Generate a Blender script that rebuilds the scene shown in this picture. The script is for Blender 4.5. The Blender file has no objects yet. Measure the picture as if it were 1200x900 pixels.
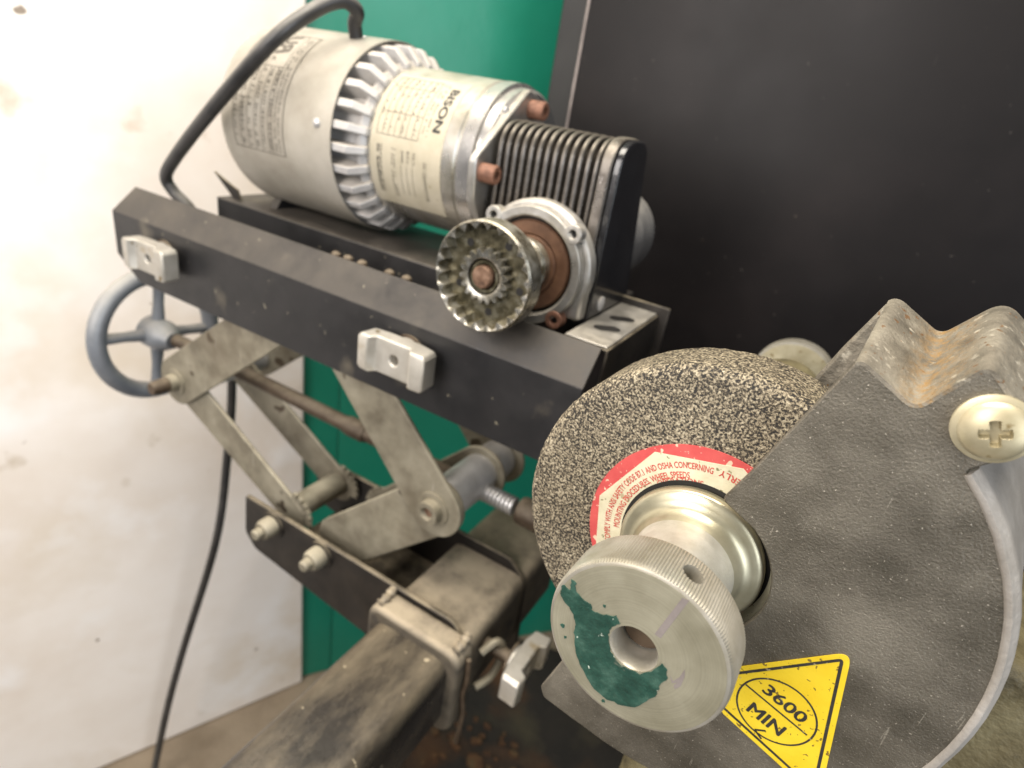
import bpy, bmesh, math, random
from mathutils import Vector, Matrix, Euler
random.seed(7)
R = math.radians
scene = bpy.context.scene
col = scene.collection
H = 1.30                       # eye height above the floor; all shapes below are given relative to the eye level

# ------------------------------------------------------------------ camera
cd = bpy.data.cameras.new('camera'); cam = bpy.data.objects.new('camera', cd); col.objects.link(cam)
rows = ((0.85189, 0.50081, 0.15320), (0.33888, -0.30409, -0.89033), (-0.39930, 0.81038, -0.42876))
r_, d_, f_ = [Vector(v).normalized() for v in rows]
cam.matrix_world = Matrix(((r_.x, -d_.x, -f_.x, 0), (r_.y, -d_.y, -f_.y, 0), (r_.z, -d_.z, -f_.z, H), (0, 0, 0, 1)))
cd.sensor_width = 36; cd.lens = 36 * 705.7 / 1200
cd.clip_start = 0.01; cd.clip_end = 50
cd.dof.use_dof = True; cd.dof.focus_distance = 0.222; cd.dof.aperture_fstop = 9.5
scene.camera = cam

# ------------------------------------------------------------------ light
w = bpy.data.worlds.new('World'); scene.world = w; w.use_nodes = True
bg = w.node_tree.nodes['Background']; bg.inputs[0].default_value = (0.90, 0.89, 0.88, 1); bg.inputs[1].default_value = 0.17
def area(name, loc, target, size, size_y, power, color):
    l = bpy.data.lights.new(name, 'AREA'); l.shape = 'RECTANGLE'; l.size = size; l.size_y = size_y
    l.energy = power; l.color = color
    o = bpy.data.objects.new(name, l); col.objects.link(o)
    o.location = (loc[0], loc[1], loc[2] + H)
    o.rotation_euler = (Vector(target) - Vector(loc)).to_track_quat('-Z', 'Y').to_euler()
    return o
area('ceiling_light', (-0.30, 0.10, 1.15), (-0.30, 0.45, -0.2), 1.1, 0.7, 30, (1.0, 0.92, 0.80))
area('door_light', (1.5, -0.7, 0.15), (-0.2, 0.4, -0.25), 1.0, 1.3, 20, (0.87, 0.93, 1.0))
area('fill_light', (-0.55, -0.95, 0.35), (-0.75, 0.45, -0.75), 0.8, 1.0, 20, (1.0, 0.94, 0.90))  # added soft fill from behind left, brightens the lower wall; no known window
scene.view_settings.view_transform = 'Standard'; scene.view_settings.look = 'None'
scene.view_settings.exposure = 0.28; scene.view_settings.gamma = 1.0
scene.render.engine = 'CYCLES'; scene.cycles.use_denoising = True
scene.cycles.max_bounces = 8

# ------------------------------------------------------------------ materials
def mat(name, cols, scale=60, rough=(0.4, 0.6), metal=0.0, bump=None, dust=None, speck=None, big=0.35, coat=0.0, stretch=None, scratch=None, stain=None, spec=0.5):
    """noise coloured material: cols 2-3 linear colours, bump=(scale, distance), dust=(colour, amount), speck=[(colour, scale, cut)]"""
    m = bpy.data.materials.new(name); m.use_nodes = True
    nt = m.node_tree; N = nt.nodes; L = nt.links
    b = N['Principled BSDF']
    tc = N.new('ShaderNodeTexCoord'); co = tc.outputs['Object']
    if stretch:
        mp = N.new('ShaderNodeMapping'); mp.inputs['Scale'].default_value = stretch
        L.new(co, mp.inputs[0]); cs = mp.outputs[0]
    else: cs = co
    def noise(s, det=6, c=None, rg=0.6):
        n = N.new('ShaderNodeTexNoise'); n.inputs['Scale'].default_value = s; n.inputs['Detail'].default_value = det
        n.inputs['Roughness'].default_value = rg; L.new(c or cs, n.inputs['Vector']); return n.outputs['Fac']
    def ramp(fac, stops, interp='LINEAR'):
        r = N.new('ShaderNodeValToRGB'); r.color_ramp.interpolation = interp
        e = r.color_ramp.elements
        while len(e) < len(stops): e.new(0.5)
        for k, (p, c) in zip(e, stops):
            k.position = p; k.color = (*c, 1) if len(c) == 3 else c
        L.new(fac, r.inputs[0]); return r.outputs[0]
    def mix(fac, a, c2, blend='MIX'):
        x = N.new('ShaderNodeMix'); x.data_type = 'RGBA'; x.blend_type = blend
        if isinstance(fac, (int, float)): x.inputs[0].default_value = fac
        else: L.new(fac, x.inputs[0])
        for s, v in ((6, a), (7, c2)):
            if isinstance(v, tuple): x.inputs[s].default_value = (*v, 1)
            else: L.new(v, x.inputs[s])
        return x.outputs[2]
    def mth(op, a, c2=0.0):
        x = N.new('ShaderNodeMath'); x.operation = op; x.use_clamp = True
        for s, v in ((0, a), (1, c2)):
            if isinstance(v, (int, float)): x.inputs[s].default_value = v
            else: L.new(v, x.inputs[s])
        return x.outputs[0]
    def mth_u(op, a, c2=0.0):
        x = N.new('ShaderNodeMath'); x.operation = op
        for s, v in ((0, a), (1, c2)):
            if isinstance(v, (int, float)): x.inputs[s].default_value = v
            else: L.new(v, x.inputs[s])
        return x.outputs[0]
    n1 = noise(scale)
    st = [(0.32 + 0.36 * i / (len(cols) - 1), c) for i, c in enumerate(cols)]
    c = ramp(n1, st)
    if big:
        n2 = noise(scale / 7.0, 3)
        g = ramp(n2, [(0.3, (1 - big,) * 3), (0.7, (1 + big * 0.25,) * 3)])
        c = mix(1.0, c, g, 'MULTIPLY')
    ro = N.new('ShaderNodeMapRange'); ro.inputs[1].default_value = 0.3; ro.inputs[2].default_value = 0.7
    ro.inputs[3].default_value = rough[0]; ro.inputs[4].default_value = rough[1]
    L.new(noise(scale * 0.7, 5, co), ro.inputs[0]); rv = ro.outputs[0]
    mv = None
    for sp_ in (speck or []):
        sc_, ss, cut = sp_[:3]; soft = sp_[3] if len(sp_) > 3 else 0.03
        f = ramp(noise(ss, 2 if soft < 0.05 else 8, co, 0.5), [(cut, (0, 0, 0)), (min(cut + soft, 1), (1, 1, 1))])
        c = mix(f, c, sc_)
    if scratch:
        sc_, ss, cut = scratch
        mp2 = N.new('ShaderNodeMapping'); mp2.inputs['Scale'].default_value = (1, 1, 0.06); mp2.inputs['Rotation'].default_value = (0.4, 0.9, 0.3)
        L.new(co, mp2.inputs[0])
        f = ramp(noise(ss, 2, mp2.outputs[0], 0.5), [(cut, (0, 0, 0)), (min(cut + 0.02, 1), (1, 1, 1))])
        c = mix(mth('MULTIPLY', f, 0.6), c, sc_)
    if stain:   # a rust run along the fold at local x = stain[1]
        sc_, x0, hw = stain
        sp2 = N.new('ShaderNodeSeparateXYZ'); L.new(co, sp2.inputs[0])
        dd = mth('ABSOLUTE', mth_u('SUBTRACT', mth_u('ADD', sp2.outputs['X'], mth_u('MULTIPLY', sp2.outputs['Y'], -0.075)), x0))
        mr = N.new('ShaderNodeMapRange'); mr.inputs[1].default_value = 0.0; mr.inputs[2].default_value = hw; mr.inputs[3].default_value = 1; mr.inputs[4].default_value = 0; L.new(dd, mr.inputs[0])
        f = mth('MULTIPLY', mr.outputs[0], ramp(noise(240, 8, co, 0.8), [(0.44, (0, 0, 0)), (0.58, (1, 1, 1))]))
        c = mix(f, c, sc_)
    if dust:
        dc, amt = dust[:2]; lo_, hi_, sc2 = dust[2] if len(dust) > 2 else (0.3, 0.6, scale * 0.5)
        ge = N.new('ShaderNodeNewGeometry'); sx = N.new('ShaderNodeSeparateXYZ'); L.new(ge.outputs['Normal'], sx.inputs[0])
        up = N.new('ShaderNodeMapRange'); up.inputs[1].default_value = 0.05; up.inputs[2].default_value = 0.85
        L.new(sx.outputs['Z'], up.inputs[0])
        f = mth('MULTIPLY', up.outputs[0], ramp(noise(sc2, 8, cs, 0.7), [(lo_, (0.25 if len(dust) < 3 else 0.05,) * 3), (hi_, (1, 1, 1))]))
        f = mth('MULTIPLY', f, amt)
        c = mix(f, c, dc)
        rv = mth('ADD', rv, mth('MULTIPLY', f, 0.4))
        mv = mth('SUBTRACT', metal, f)
    L.new(c, b.inputs['Base Color']); L.new(rv, b.inputs['Roughness'])
    if mv is not None: L.new(mv, b.inputs['Metallic'])
    else: b.inputs['Metallic'].default_value = metal
    b.inputs['Coat Weight'].default_value = coat; b.inputs['Specular IOR Level'].default_value = spec
    if bump:
        bp = N.new('ShaderNodeBump'); bp.inputs['Strength'].default_value = 1.0; bp.inputs['Distance'].default_value = bump[1]
        L.new(noise(bump[0], 4, co), bp.inputs['Height']); L.new(bp.outputs[0], b.inputs['Normal'])
    return m

DUST = (0.33, 0.28, 0.20)
M = {}
M['white_paint'] = mat('white_paint', [(0.78, 0.70, 0.615), (0.87, 0.815, 0.755), (0.90, 0.865, 0.83)], 2.2, (0.30, 0.5), bump=(3, 0.003), big=0.05, speck=[((0.68, 0.585, 0.46), 4, 0.50, 0.22), ((0.91, 0.90, 0.89), 6, 0.55, 0.22), ((0.58, 0.50, 0.40), 13, 0.66, 0.10), ((0.25, 0.20, 0.15), 28, 0.765)])
M['green_paint'] = mat('green_paint', [(0.006, 0.17, 0.105), (0.010, 0.21, 0.135)], 4, (0.3, 0.45), big=0.15, bump=(40, 0.0005))
M['black_sheet'] = mat('black_sheet', [(0.0036, 0.0027, 0.0031), (0.0062, 0.0048, 0.0050)], 9, (0.38, 0.48), big=0.2, bump=(500, 0.00006), speck=[((0.16, 0.13, 0.10), 45, 0.765), ((0.05, 0.045, 0.04), 130, 0.725), ((0.013, 0.010, 0.010), 5, 0.5, 0.3)], spec=0.24, scratch=((0.03, 0.027, 0.027), 160, 0.765))
M['black_frame'] = mat('black_frame', [(0.008, 0.008, 0.009), (0.013, 0.013, 0.013)], 20, (0.5, 0.6))
M['edge_metal'] = mat('edge_metal', [(0.20, 0.17, 0.16), (0.32, 0.28, 0.26)], 60, (0.4, 0.6), 0.3)
M['concrete'] = mat('concrete', [(0.20, 0.155, 0.105), (0.30, 0.24, 0.17)], 10, (0.8, 0.95), bump=(60, 0.002))
M['floor_shade'] = mat('floor_shade', [(0.010, 0.008, 0.006), (0.020, 0.015, 0.010)], 14, (0.8, 0.95), bump=(80, 0.002), speck=[((0.10, 0.04, 0.010), 6, 0.52, 0.3), ((0.05, 0.042, 0.022), 9, 0.55, 0.25)])  # near-black base puts floor shade into the colour; brown flecks are dirt
M['rail_black'] = mat('rail_black', [(0.011, 0.011, 0.012), (0.020, 0.019, 0.020)], 40, (0.34, 0.52), dust=((0.15, 0.128, 0.10), 0.66, (0.28, 0.66, 14)), bump=(700, 0.00008), speck=[((0.20, 0.18, 0.13), 160, 0.725), ((0.11, 0.095, 0.07), 26, 0.62, 0.2)])
M['bracket_black'] = mat('bracket_black', [(0.010, 0.0085, 0.0075), (0.024, 0.019, 0.015)], 45, (0.40, 0.6), dust=((0.30, 0.25, 0.17), 0.9, (0.32, 0.62, 25)), bump=(300, 0.0002))
M['tube_paint'] = mat('tube_paint', [(0.011, 0.010, 0.010), (0.026, 0.023, 0.021), (0.06, 0.05, 0.038)], 24, (0.16, 0.34), dust=((0.215, 0.175, 0.115), 0.85, (0.42, 0.68, 13)), bump=(250, 0.0002), speck=[((0.5, 0.43, 0.3), 110, 0.735)], stretch=(1.0, 0.35, 1.0))
M['dusty_steel'] = mat('dusty_steel', [(0.185, 0.16, 0.115), (0.30, 0.27, 0.20), (0.40, 0.365, 0.28)], 30, (0.38, 0.62), 0.4, bump=(220, 0.0002), dust=((0.40, 0.355, 0.26), 0.55), speck=[((0.07, 0.05, 0.03), 30, 0.68), ((0.11, 0.085, 0.055), 14, 0.55, 0.22)], scratch=((0.5, 0.47, 0.4), 420, 0.72))
M['bright_steel'] = mat('bright_steel', [(0.62, 0.61, 0.60), (0.80, 0.79, 0.78)], 50, (0.30, 0.48), 0.6)
M['dusty_block'] = mat('dusty_block', [(0.05, 0.042, 0.032), (0.13, 0.108, 0.078)], 40, (0.45, 0.65), 0.1, bump=(260, 0.0003), dust=((0.38, 0.32, 0.23), 0.92, (0.25, 0.55, 22)), speck=[((0.03, 0.028, 0.026), 26, 0.60, 0.1)])
M['cast_alu'] = mat('cast_alu', [(0.52, 0.49, 0.425), (0.68, 0.65, 0.59)], 55, (0.36, 0.52), 0.55, bump=(500, 0.0001), speck=[((0.34, 0.27, 0.16), 45, 0.58, 0.14), ((0.22, 0.17, 0.09), 85, 0.70)])
M['wheel_grey'] = mat('wheel_grey', [(0.20, 0.22, 0.25), (0.30, 0.32, 0.35)], 30, (0.35, 0.5), 0.35, dust=((0.4, 0.36, 0.28), 0.5))
M['rust'] = mat('rust', [(0.075, 0.04, 0.024), (0.17, 0.095, 0.058), (0.27, 0.17, 0.115)], 160, (0.55, 0.8), 0.3, bump=(700, 0.0003))
M['rust_orange'] = mat('rust_orange', [(0.15, 0.068, 0.042), (0.31, 0.155, 0.10)], 160, (0.5, 0.75), 0.2, bump=(700, 0.0004))
M['seal_brown'] = mat('seal_brown', [(0.105, 0.050, 0.027), (0.185, 0.095, 0.053)], 90, (0.45, 0.7), 0.2, bump=(500, 0.00015), speck=[((0.05, 0.02, 0.01), 190, 0.68)])
M['rod_brown'] = mat('rod_brown', [(0.055, 0.035, 0.022), (0.12, 0.085, 0.055)], 60, (0.45, 0.65), 0.4, dust=(DUST, 0.4))
M['cowl'] = mat('cowl', [(0.35, 0.32, 0.265), (0.43, 0.40, 0.34), (0.50, 0.47, 0.41)], 22, (0.38, 0.55), 0.35, bump=(900, 0.00004), big=0.2)
M['end_cap'] = mat('end_cap', [(0.50, 0.36, 0.20), (0.58, 0.44, 0.28)], 30, (0.5, 0.6), 0.1)
M['fin_white'] = mat('fin_white', [(0.50, 0.485, 0.47), (0.64, 0.63, 0.62)], 60, (0.35, 0.55), 0.2, dust=((0.42, 0.35, 0.25), 0.65))
M['zinc'] = mat('zinc', [(0.42, 0.40, 0.33), (0.60, 0.57, 0.50), (0.66, 0.65, 0.62)], 45, (0.20, 0.36), 0.85, dust=((0.40, 0.34, 0.22), 0.4), big=0.25)
M['bell'] = mat('bell', [(0.58, 0.57, 0.56), (0.74, 0.72, 0.69)], 40, (0.16, 0.3), 0.9, dust=((0.45, 0.38, 0.26), 0.35))
M['rib'] = mat('rib', [(0.11, 0.098, 0.085), (0.22, 0.20, 0.18)], 90, (0.24, 0.42), 0.75, dust=((0.34, 0.30, 0.22), 0.45), speck=[((0.65, 0.62, 0.6), 480, 0.70)])
M['gear_black'] = mat('gear_black', [(0.009, 0.009, 0.0105), (0.018, 0.018, 0.020)], 40, (0.14, 0.28), 0.0, coat=0.5, bump=(420, 0.00016), speck=[((0.42, 0.43, 0.43), 150, 0.745)])
M['boss'] = mat('boss', [(0.38, 0.36, 0.32), (0.58, 0.57, 0.55)], 70, (0.26, 0.45), 0.75, dust=((0.42, 0.36, 0.25), 0.5, (0.35, 0.65, 35)), bump=(500, 0.0001))
M['chrome_old'] = mat('chrome_old', [(0.17, 0.15, 0.105), (0.42, 0.40, 0.34), (0.70, 0.69, 0.65)], 120, (0.16, 0.38), 0.9, dust=((0.30, 0.25, 0.14), 0.35))
M['oily'] = mat('oily', [(0.045, 0.040, 0.022), (0.16, 0.14, 0.085), (0.34, 0.32, 0.24)], 130, (0.2, 0.42), 0.65)
M['cable'] = mat('cable', [(0.022, 0.022, 0.023), (0.045, 0.043, 0.042)], 50, (0.30, 0.5), dust=((0.34, 0.32, 0.28), 0.6))
M['paper_cream'] = mat('paper_cream', [(0.44, 0.395, 0.29), (0.53, 0.48, 0.37)], 50, (0.5, 0.65), big=0.12, speck=[((0.30, 0.25, 0.16), 170, 0.72)])
M['paper_wheel'] = mat('paper_wheel', [(0.58, 0.53, 0.36), (0.72, 0.68, 0.50)], 130, (0.6, 0.75), big=0.1, bump=(900, 0.0001), speck=[((0.22, 0.20, 0.10), 420, 0.665), ((0.40, 0.33, 0.2), 170, 0.72)])
M['paper_red'] = mat('paper_red', [(0.50, 0.055, 0.055), (0.62, 0.10, 0.09)], 90, (0.5, 0.7), big=0.1, speck=[((0.72, 0.50, 0.36), 210, 0.67), ((0.75, 0.42, 0.33), 700, 0.68)])
M['print_red'] = mat('print_red', [(0.45, 0.035, 0.03), (0.55, 0.10, 0.07)], 400, (0.6, 0.7), big=0)
M['print_black'] = mat('print_black', [(0.018, 0.017, 0.016), (0.035, 0.033, 0.03)], 200, (0.45, 0.6), big=0)
M['print_grey'] = mat('print_grey', [(0.075, 0.065, 0.052), (0.13, 0.115, 0.09)], 200, (0.5, 0.6), big=0)
M['sticker_black'] = mat('sticker_black', [(0.018, 0.017, 0.016), (0.04, 0.037, 0.03)], 200, (0.4, 0.6), big=0, speck=[((0.25, 0.21, 0.12), 500, 0.68)])
M['sticker_yellow'] = mat('sticker_yellow', [(0.72, 0.50, 0.015), (0.82, 0.60, 0.03)], 60, (0.4, 0.55), big=0.1, bump=(800, 0.00006), speck=[((0.20, 0.13, 0.02), 520, 0.665), ((0.45, 0.36, 0.16), 160, 0.735)])
M['guard_grey'] = mat('guard_grey', [(0.105, 0.093, 0.070), (0.165, 0.147, 0.115), (0.235, 0.212, 0.168)], 42, (0.28, 0.46), 0.5, bump=(1350, 0.00042), big=0.42,
    speck=[((0.42, 0.38, 0.31), 1000, 0.672), ((0.46, 0.42, 0.35), 95, 0.74), ((0.27, 0.245, 0.195), 24, 0.57, 0.3)], scratch=((0.34, 0.31, 0.25), 800, 0.728))  # finest pale specks paint sparkle into the hammered finish
M['guard_rim'] = mat('guard_rim', [(0.36, 0.33, 0.29), (0.50, 0.47, 0.43)], 60, (0.4, 0.6), 0.35, bump=(400, 0.0003), speck=[((0.2, 0.14, 0.08), 70, 0.69)])
M['deflector'] = mat('deflector', [(0.13, 0.115, 0.088), (0.225, 0.20, 0.155), (0.32, 0.29, 0.23)], 80, (0.55, 0.75), 0.2, bump=(520, 0.0008), speck=[((0.07, 0.062, 0.048), 40, 0.55, 0.14), ((0.42, 0.385, 0.31), 210, 0.62, 0.1), ((0.16, 0.09, 0.04), 330, 0.67)], stain=((0.29, 0.18, 0.07), 0.0478, 0.0090))
M['screw_brass'] = mat('screw_brass', [(0.44, 0.38, 0.235), (0.62, 0.56, 0.39)], 90, (0.3, 0.5), 0.55, speck=[((0.25, 0.19, 0.09), 200, 0.64, 0.06)])
M['flange'] = mat('flange', [(0.42, 0.385, 0.26), (0.58, 0.545, 0.40)], 70, (0.26, 0.42), 0.75, speck=[((0.10, 0.065, 0.03), 95, 0.73)])
M['hub'] = mat('hub', [(0.55, 0.53, 0.46), (0.70, 0.68, 0.62)], 150, (0.34, 0.52), 0.65, bump=(1400, 0.00008))
M['knob_rim'] = mat('knob_rim', [(0.40, 0.365, 0.285), (0.56, 0.53, 0.46)], 90, (0.34, 0.5), 0.6)
M['paint_green'] = mat('paint_green', [(0.012, 0.042, 0.030), (0.020, 0.066, 0.047), (0.05, 0.115, 0.085)], 170, (0.26, 0.42), bump=(420, 0.0005), big=0.1, speck=[((0.24, 0.235, 0.175), 75, 0.62, 0.06), ((0.45, 0.50, 0.42), 300, 0.685)])  # smallest pale specks paint highlights on paint lumps; larger ones are worn metal
M['debris'] = mat('debris', [(0.03, 0.014, 0.006), (0.095, 0.042, 0.014), (0.06, 0.05, 0.022)], 60, (0.7, 0.9))
M['pedestal'] = mat('pedestal', [(0.035, 0.03, 0.016), (0.14, 0.115, 0.055), (0.22, 0.19, 0.10)], 30, (0.5, 0.8), bump=(90, 0.003))
M['dark'] = mat('dark', [(0.008, 0.007, 0.006), (0.014, 0.012, 0.01)], 80, (0.6, 0.8))

def abrasive():
    """bonded grains: each grain its own tone, black pores between them"""
    m = bpy.data.materials.new('abrasive'); m.use_nodes = True
    nt = m.node_tree; N = nt.nodes; L = nt.links; b = N['Principled BSDF']
    tc = N.new('ShaderNodeTexCoord')
    v = N.new('ShaderNodeTexVoronoi'); v.inputs['Scale'].default_value = 1050; L.new(tc.outputs['Object'], v.inputs['Vector'])
    sx = N.new('ShaderNodeSeparateColor'); L.new(v.outputs['Color'], sx.inputs[0])
    n = N.new('ShaderNodeTexNoise'); n.inputs['Scale'].default_value = 1080; n.inputs['Detail'].default_value = 4; n.inputs['Roughness'].default_value = 0.65
    L.new(tc.outputs['Object'], n.inputs['Vector'])
    n2 = N.new('ShaderNodeTexNoise'); n2.inputs['Scale'].default_value = 40; n2.inputs['Detail'].default_value = 4
    L.new(tc.outputs['Object'], n2.inputs['Vector'])
    def ma(x, k, c):
        q = N.new('ShaderNodeMath'); q.operation = 'MULTIPLY_ADD'; L.new(x, q.inputs[0]); q.inputs[1].default_value = k
        if isinstance(c, float): q.inputs[2].default_value = c
        else: L.new(c, q.inputs[2])
        return q.outputs[0]
    f = ma(sx.outputs[0], 0.17, ma(n.outputs['Fac'], 1.0, ma(n2.outputs['Fac'], 0.16, -0.165)))
    r = N.new('ShaderNodeValToRGB'); e = r.color_ramp.elements
    for _ in range(3): e.new(0.5)
    for k, (p, c) in zip(e, [(0.40, (0.010, 0.008, 0.006)), (0.47, (0.065, 0.051, 0.033)), (0.525, (0.20, 0.165, 0.109)), (0.60, (0.32, 0.272, 0.185)), (0.72, (0.55, 0.485, 0.355))]):
        k.position = p; k.color = (*c, 1)
    L.new(f, r.inputs[0]); L.new(r.outputs[0], b.inputs['Base Color'])
    b.inputs['Roughness'].default_value = 0.6
    bp = N.new('ShaderNodeBump'); bp.inputs['Distance'].default_value = 0.0008; bp.inputs['Strength'].default_value = 0.8
    L.new(f, bp.inputs['Height']); L.new(bp.outputs[0], b.inputs['Normal'])
    return m
M['abrasive'] = abrasive()

def turned():
    """aluminium face turned on a lathe: fine rings about the local Y axis"""
    m = bpy.data.materials.new('turned_alu'); m.use_nodes = True
    nt = m.node_tree; N = nt.nodes; L = nt.links; b = N['Principled BSDF']
    tc = N.new('ShaderNodeTexCoord'); mp = N.new('ShaderNodeMapping'); mp.inputs['Scale'].default_value = (1, 0, 1)
    L.new(tc.outputs['Object'], mp.inputs[0])
    ln = N.new('ShaderNodeVectorMath'); ln.operation = 'LENGTH'; L.new(mp.outputs[0], ln.inputs[0])
    n = N.new('ShaderNodeTexNoise'); n.noise_dimensions = '1D'; n.inputs['Scale'].default_value = 1600; n.inputs['Detail'].default_value = 4
    L.new(ln.outputs['Value'], n.inputs['W'])
    n2 = N.new('ShaderNodeTexNoise'); n2.inputs['Scale'].default_value = 70; n2.inputs['Detail'].default_value = 7
    L.new(tc.outputs['Object'], n2.inputs['Vector'])
    r = N.new('ShaderNodeValToRGB'); e = r.color_ramp.elements; e[0].position = 0.3; e[0].color = (0.27, 0.25, 0.175, 1); e[1].position = 0.7; e[1].color = (0.40, 0.375, 0.28, 1)
    L.new(n2.outputs['Fac'], r.inputs[0])
    r2 = N.new('ShaderNodeValToRGB'); e = r2.color_ramp.elements; e[0].position = 0.3; e[0].color = (0.94, 0.94, 0.94, 1); e[1].position = 0.7; e[1].color = (1.04, 1.04, 1.04, 1)
    L.new(n.outputs['Fac'], r2.inputs[0])
    x = N.new('ShaderNodeMix'); x.data_type = 'RGBA'; x.blend_type = 'MULTIPLY'; x.inputs[0].default_value = 1
    L.new(r.outputs[0], x.inputs[6]); L.new(r2.outputs[0], x.inputs[7]); L.new(x.outputs[2], b.inputs['Base Color'])
    b.inputs['Metallic'].default_value = 0.45
    mr = N.new('ShaderNodeMapRange'); mr.inputs[3].default_value = 0.42; mr.inputs[4].default_value = 0.62; L.new(n2.outputs['Fac'], mr.inputs[0]); L.new(mr.outputs[0], b.inputs['Roughness'])
    bp = N.new('ShaderNodeBump'); bp.inputs['Distance'].default_value = 0.00004; L.new(n.outputs['Fac'], bp.inputs['Height']); L.new(bp.outputs[0], b.inputs['Normal'])
    return m
M['turned'] = turned()

# ------------------------------------------------------------------ mesh helpers
class MB:
    def __init__(s): s.v = []; s.f = []
    def add(s, vs, fs):
        o = len(s.v); s.v += [tuple(v) for v in vs]; s.f += [tuple(i + o for i in f) for f in fs]; return s
    def box(s, x0, x1, y0, y1, z0, z1):
        return s.add([(x, y, z) for x in (x0, x1) for y in (y0, y1) for z in (z0, z1)],
                     [(0, 1, 3, 2), (4, 6, 7, 5), (0, 4, 5, 1), (2, 3, 7, 6), (0, 2, 6, 4), (1, 5, 7, 3)])
    def prism(s, pts, a, b, axis='Y'):
        """closed 2-D outline extruded from a to b; axis Y: outline in (x,z); axis X: outline in (y,z); axis Z: outline in (x,y)"""
        n = len(pts)
        def P(u, v, t): return {'Y': (u, t, v), 'X': (t, u, v), 'Z': (u, v, t)}[axis]
        return s.add([P(u, v, a) for u, v in pts] + [P(u, v, b) for u, v in pts],
                     [tuple(range(n)), tuple(range(2 * n - 1, n - 1, -1))] + [(i, i + n, (i + 1) % n + n, (i + 1) % n) for i in range(n)])
    def lathe(s, prof, c, axis='Y', seg=48, rfun=None):
        """prof: (radius, offset along axis) pairs; rfun(i, r): radius at segment i"""
        o = []
        for (r, t) in prof:
            for i in range(seg):
                a = 2 * math.pi * i / seg; rr = rfun(i, r) if rfun else r
                u, v = rr * math.cos(a), rr * math.sin(a)
                o.append({'Y': (c[0] + u, c[1] + t, c[2] + v), 'X': (c[0] + t, c[1] + u, c[2] + v), 'Z': (c[0] + u, c[1] + v, c[2] + t)}[axis])
        fs = []
        for k in range(len(prof) - 1):
            for i in range(seg):
                j = (i + 1) % seg
                fs.append((k * seg + i, k * seg + j, (k + 1) * seg + j, (k + 1) * seg + i))
        if prof[0][0] > 1e-6: fs.append(tuple(range(seg))[::-1])
        if prof[-1][0] > 1e-6: fs.append(tuple((len(prof) - 1) * seg + i for i in range(seg)))
        return s.add(o, fs)
    def ring(s, prof, c, axis='Y', seg=48, rfun=None):
        """like lathe but the profile closes on itself"""
        n0 = len(s.v); k = len(prof); s.lathe(prof, c, axis, seg, rfun)
        while s.f and len(s.f[-1]) == seg and seg > 4: s.f.pop()
        for i in range(seg):
            j = (i + 1) % seg
            s.f.append((n0 + (k - 1) * seg + i, n0 + (k - 1) * seg + j, n0 + j, n0 + i))
        return s
    def tube(s, path, r, seg=12, closed=False):
        P = [Vector(p) for p in path]; n = len(P); up = Vector((0.123, 0.31, 0.94)); o = []
        for i, p in enumerate(P):
            t = (P[(i + 1) % n] - P[i - 1]) if closed else (P[min(i + 1, n - 1)] - P[max(i - 1, 0)])
            t.normalize(); a = t.cross(up).normalized(); b = a.cross(t); up = b
            rr = r[i] if isinstance(r, (list, tuple)) else r
            for k in range(seg):
                q = 2 * math.pi * k / seg; o.append(p + a * math.cos(q) * rr + b * math.sin(q) * rr)
        fs = []
        for i in range(n if closed else n - 1):
            for k in range(seg):
                fs.append((i * seg + k, i * seg + (k + 1) % seg, ((i + 1) % n) * seg + (k + 1) % seg, ((i + 1) % n) * seg + k))
        if not closed: fs += [tuple(range(seg))[::-1], tuple((n - 1) * seg + k for k in range(seg))]
        return s.add(o, fs)

ORG = {}
def root(name, label, cat, org, group=None, rot=None):
    o = bpy.data.objects.new(name, None); col.objects.link(o)
    o.location = (org[0], org[1], org[2] + H); o['label'] = label; o['category'] = cat
    if group: o['group'] = group
    if rot: o.rotation_euler = rot
    ORG[o] = Vector((0, 0, 0)) if rot else Vector(org)
    return o
def origin(p):
    while p is not None and p not in ORG: p = p.parent
    return ORG[p] if p is not None else None
def obj(name, mb, m, parent=None, bevel=0, smooth=35, seg=2, label=None, org=None):
    me = bpy.data.meshes.new(name)
    o0 = origin(parent)
    if o0 is None: o0 = Vector(org or (0, 0, 0))
    me.from_pydata([(v[0] - o0.x, v[1] - o0.y, v[2] - o0.z) for v in mb.v], [], mb.f); me.update()
    bm = bmesh.new(); bm.from_mesh(me); bmesh.ops.recalc_face_normals(bm, faces=bm.faces)
    bm.to_mesh(me); bm.free()
    for p in me.polygons: p.use_smooth = True
    me.set_sharp_from_angle(angle=R(smooth))
    me.materials.append(M[m])
    o = bpy.data.objects.new(name, me); col.objects.link(o); o.parent = parent
    if parent is None: o.location = (o0.x, o0.y, o0.z + H); ORG[o] = o0
    if bevel:
        b = o.modifiers.new('bevel', 'BEVEL'); b.width = bevel; b.segments = seg; b.limit_method = 'ANGLE'; b.angle_limit = R(40)
        b.harden_normals = False
    if label: o['label'] = label
    return o
def tag(o, label, cat, group=None, kind=None):
    if label: o['label'] = label
    if cat: o['category'] = cat
    if group: o['group'] = group
    if kind: o['kind'] = kind
    return o
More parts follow.
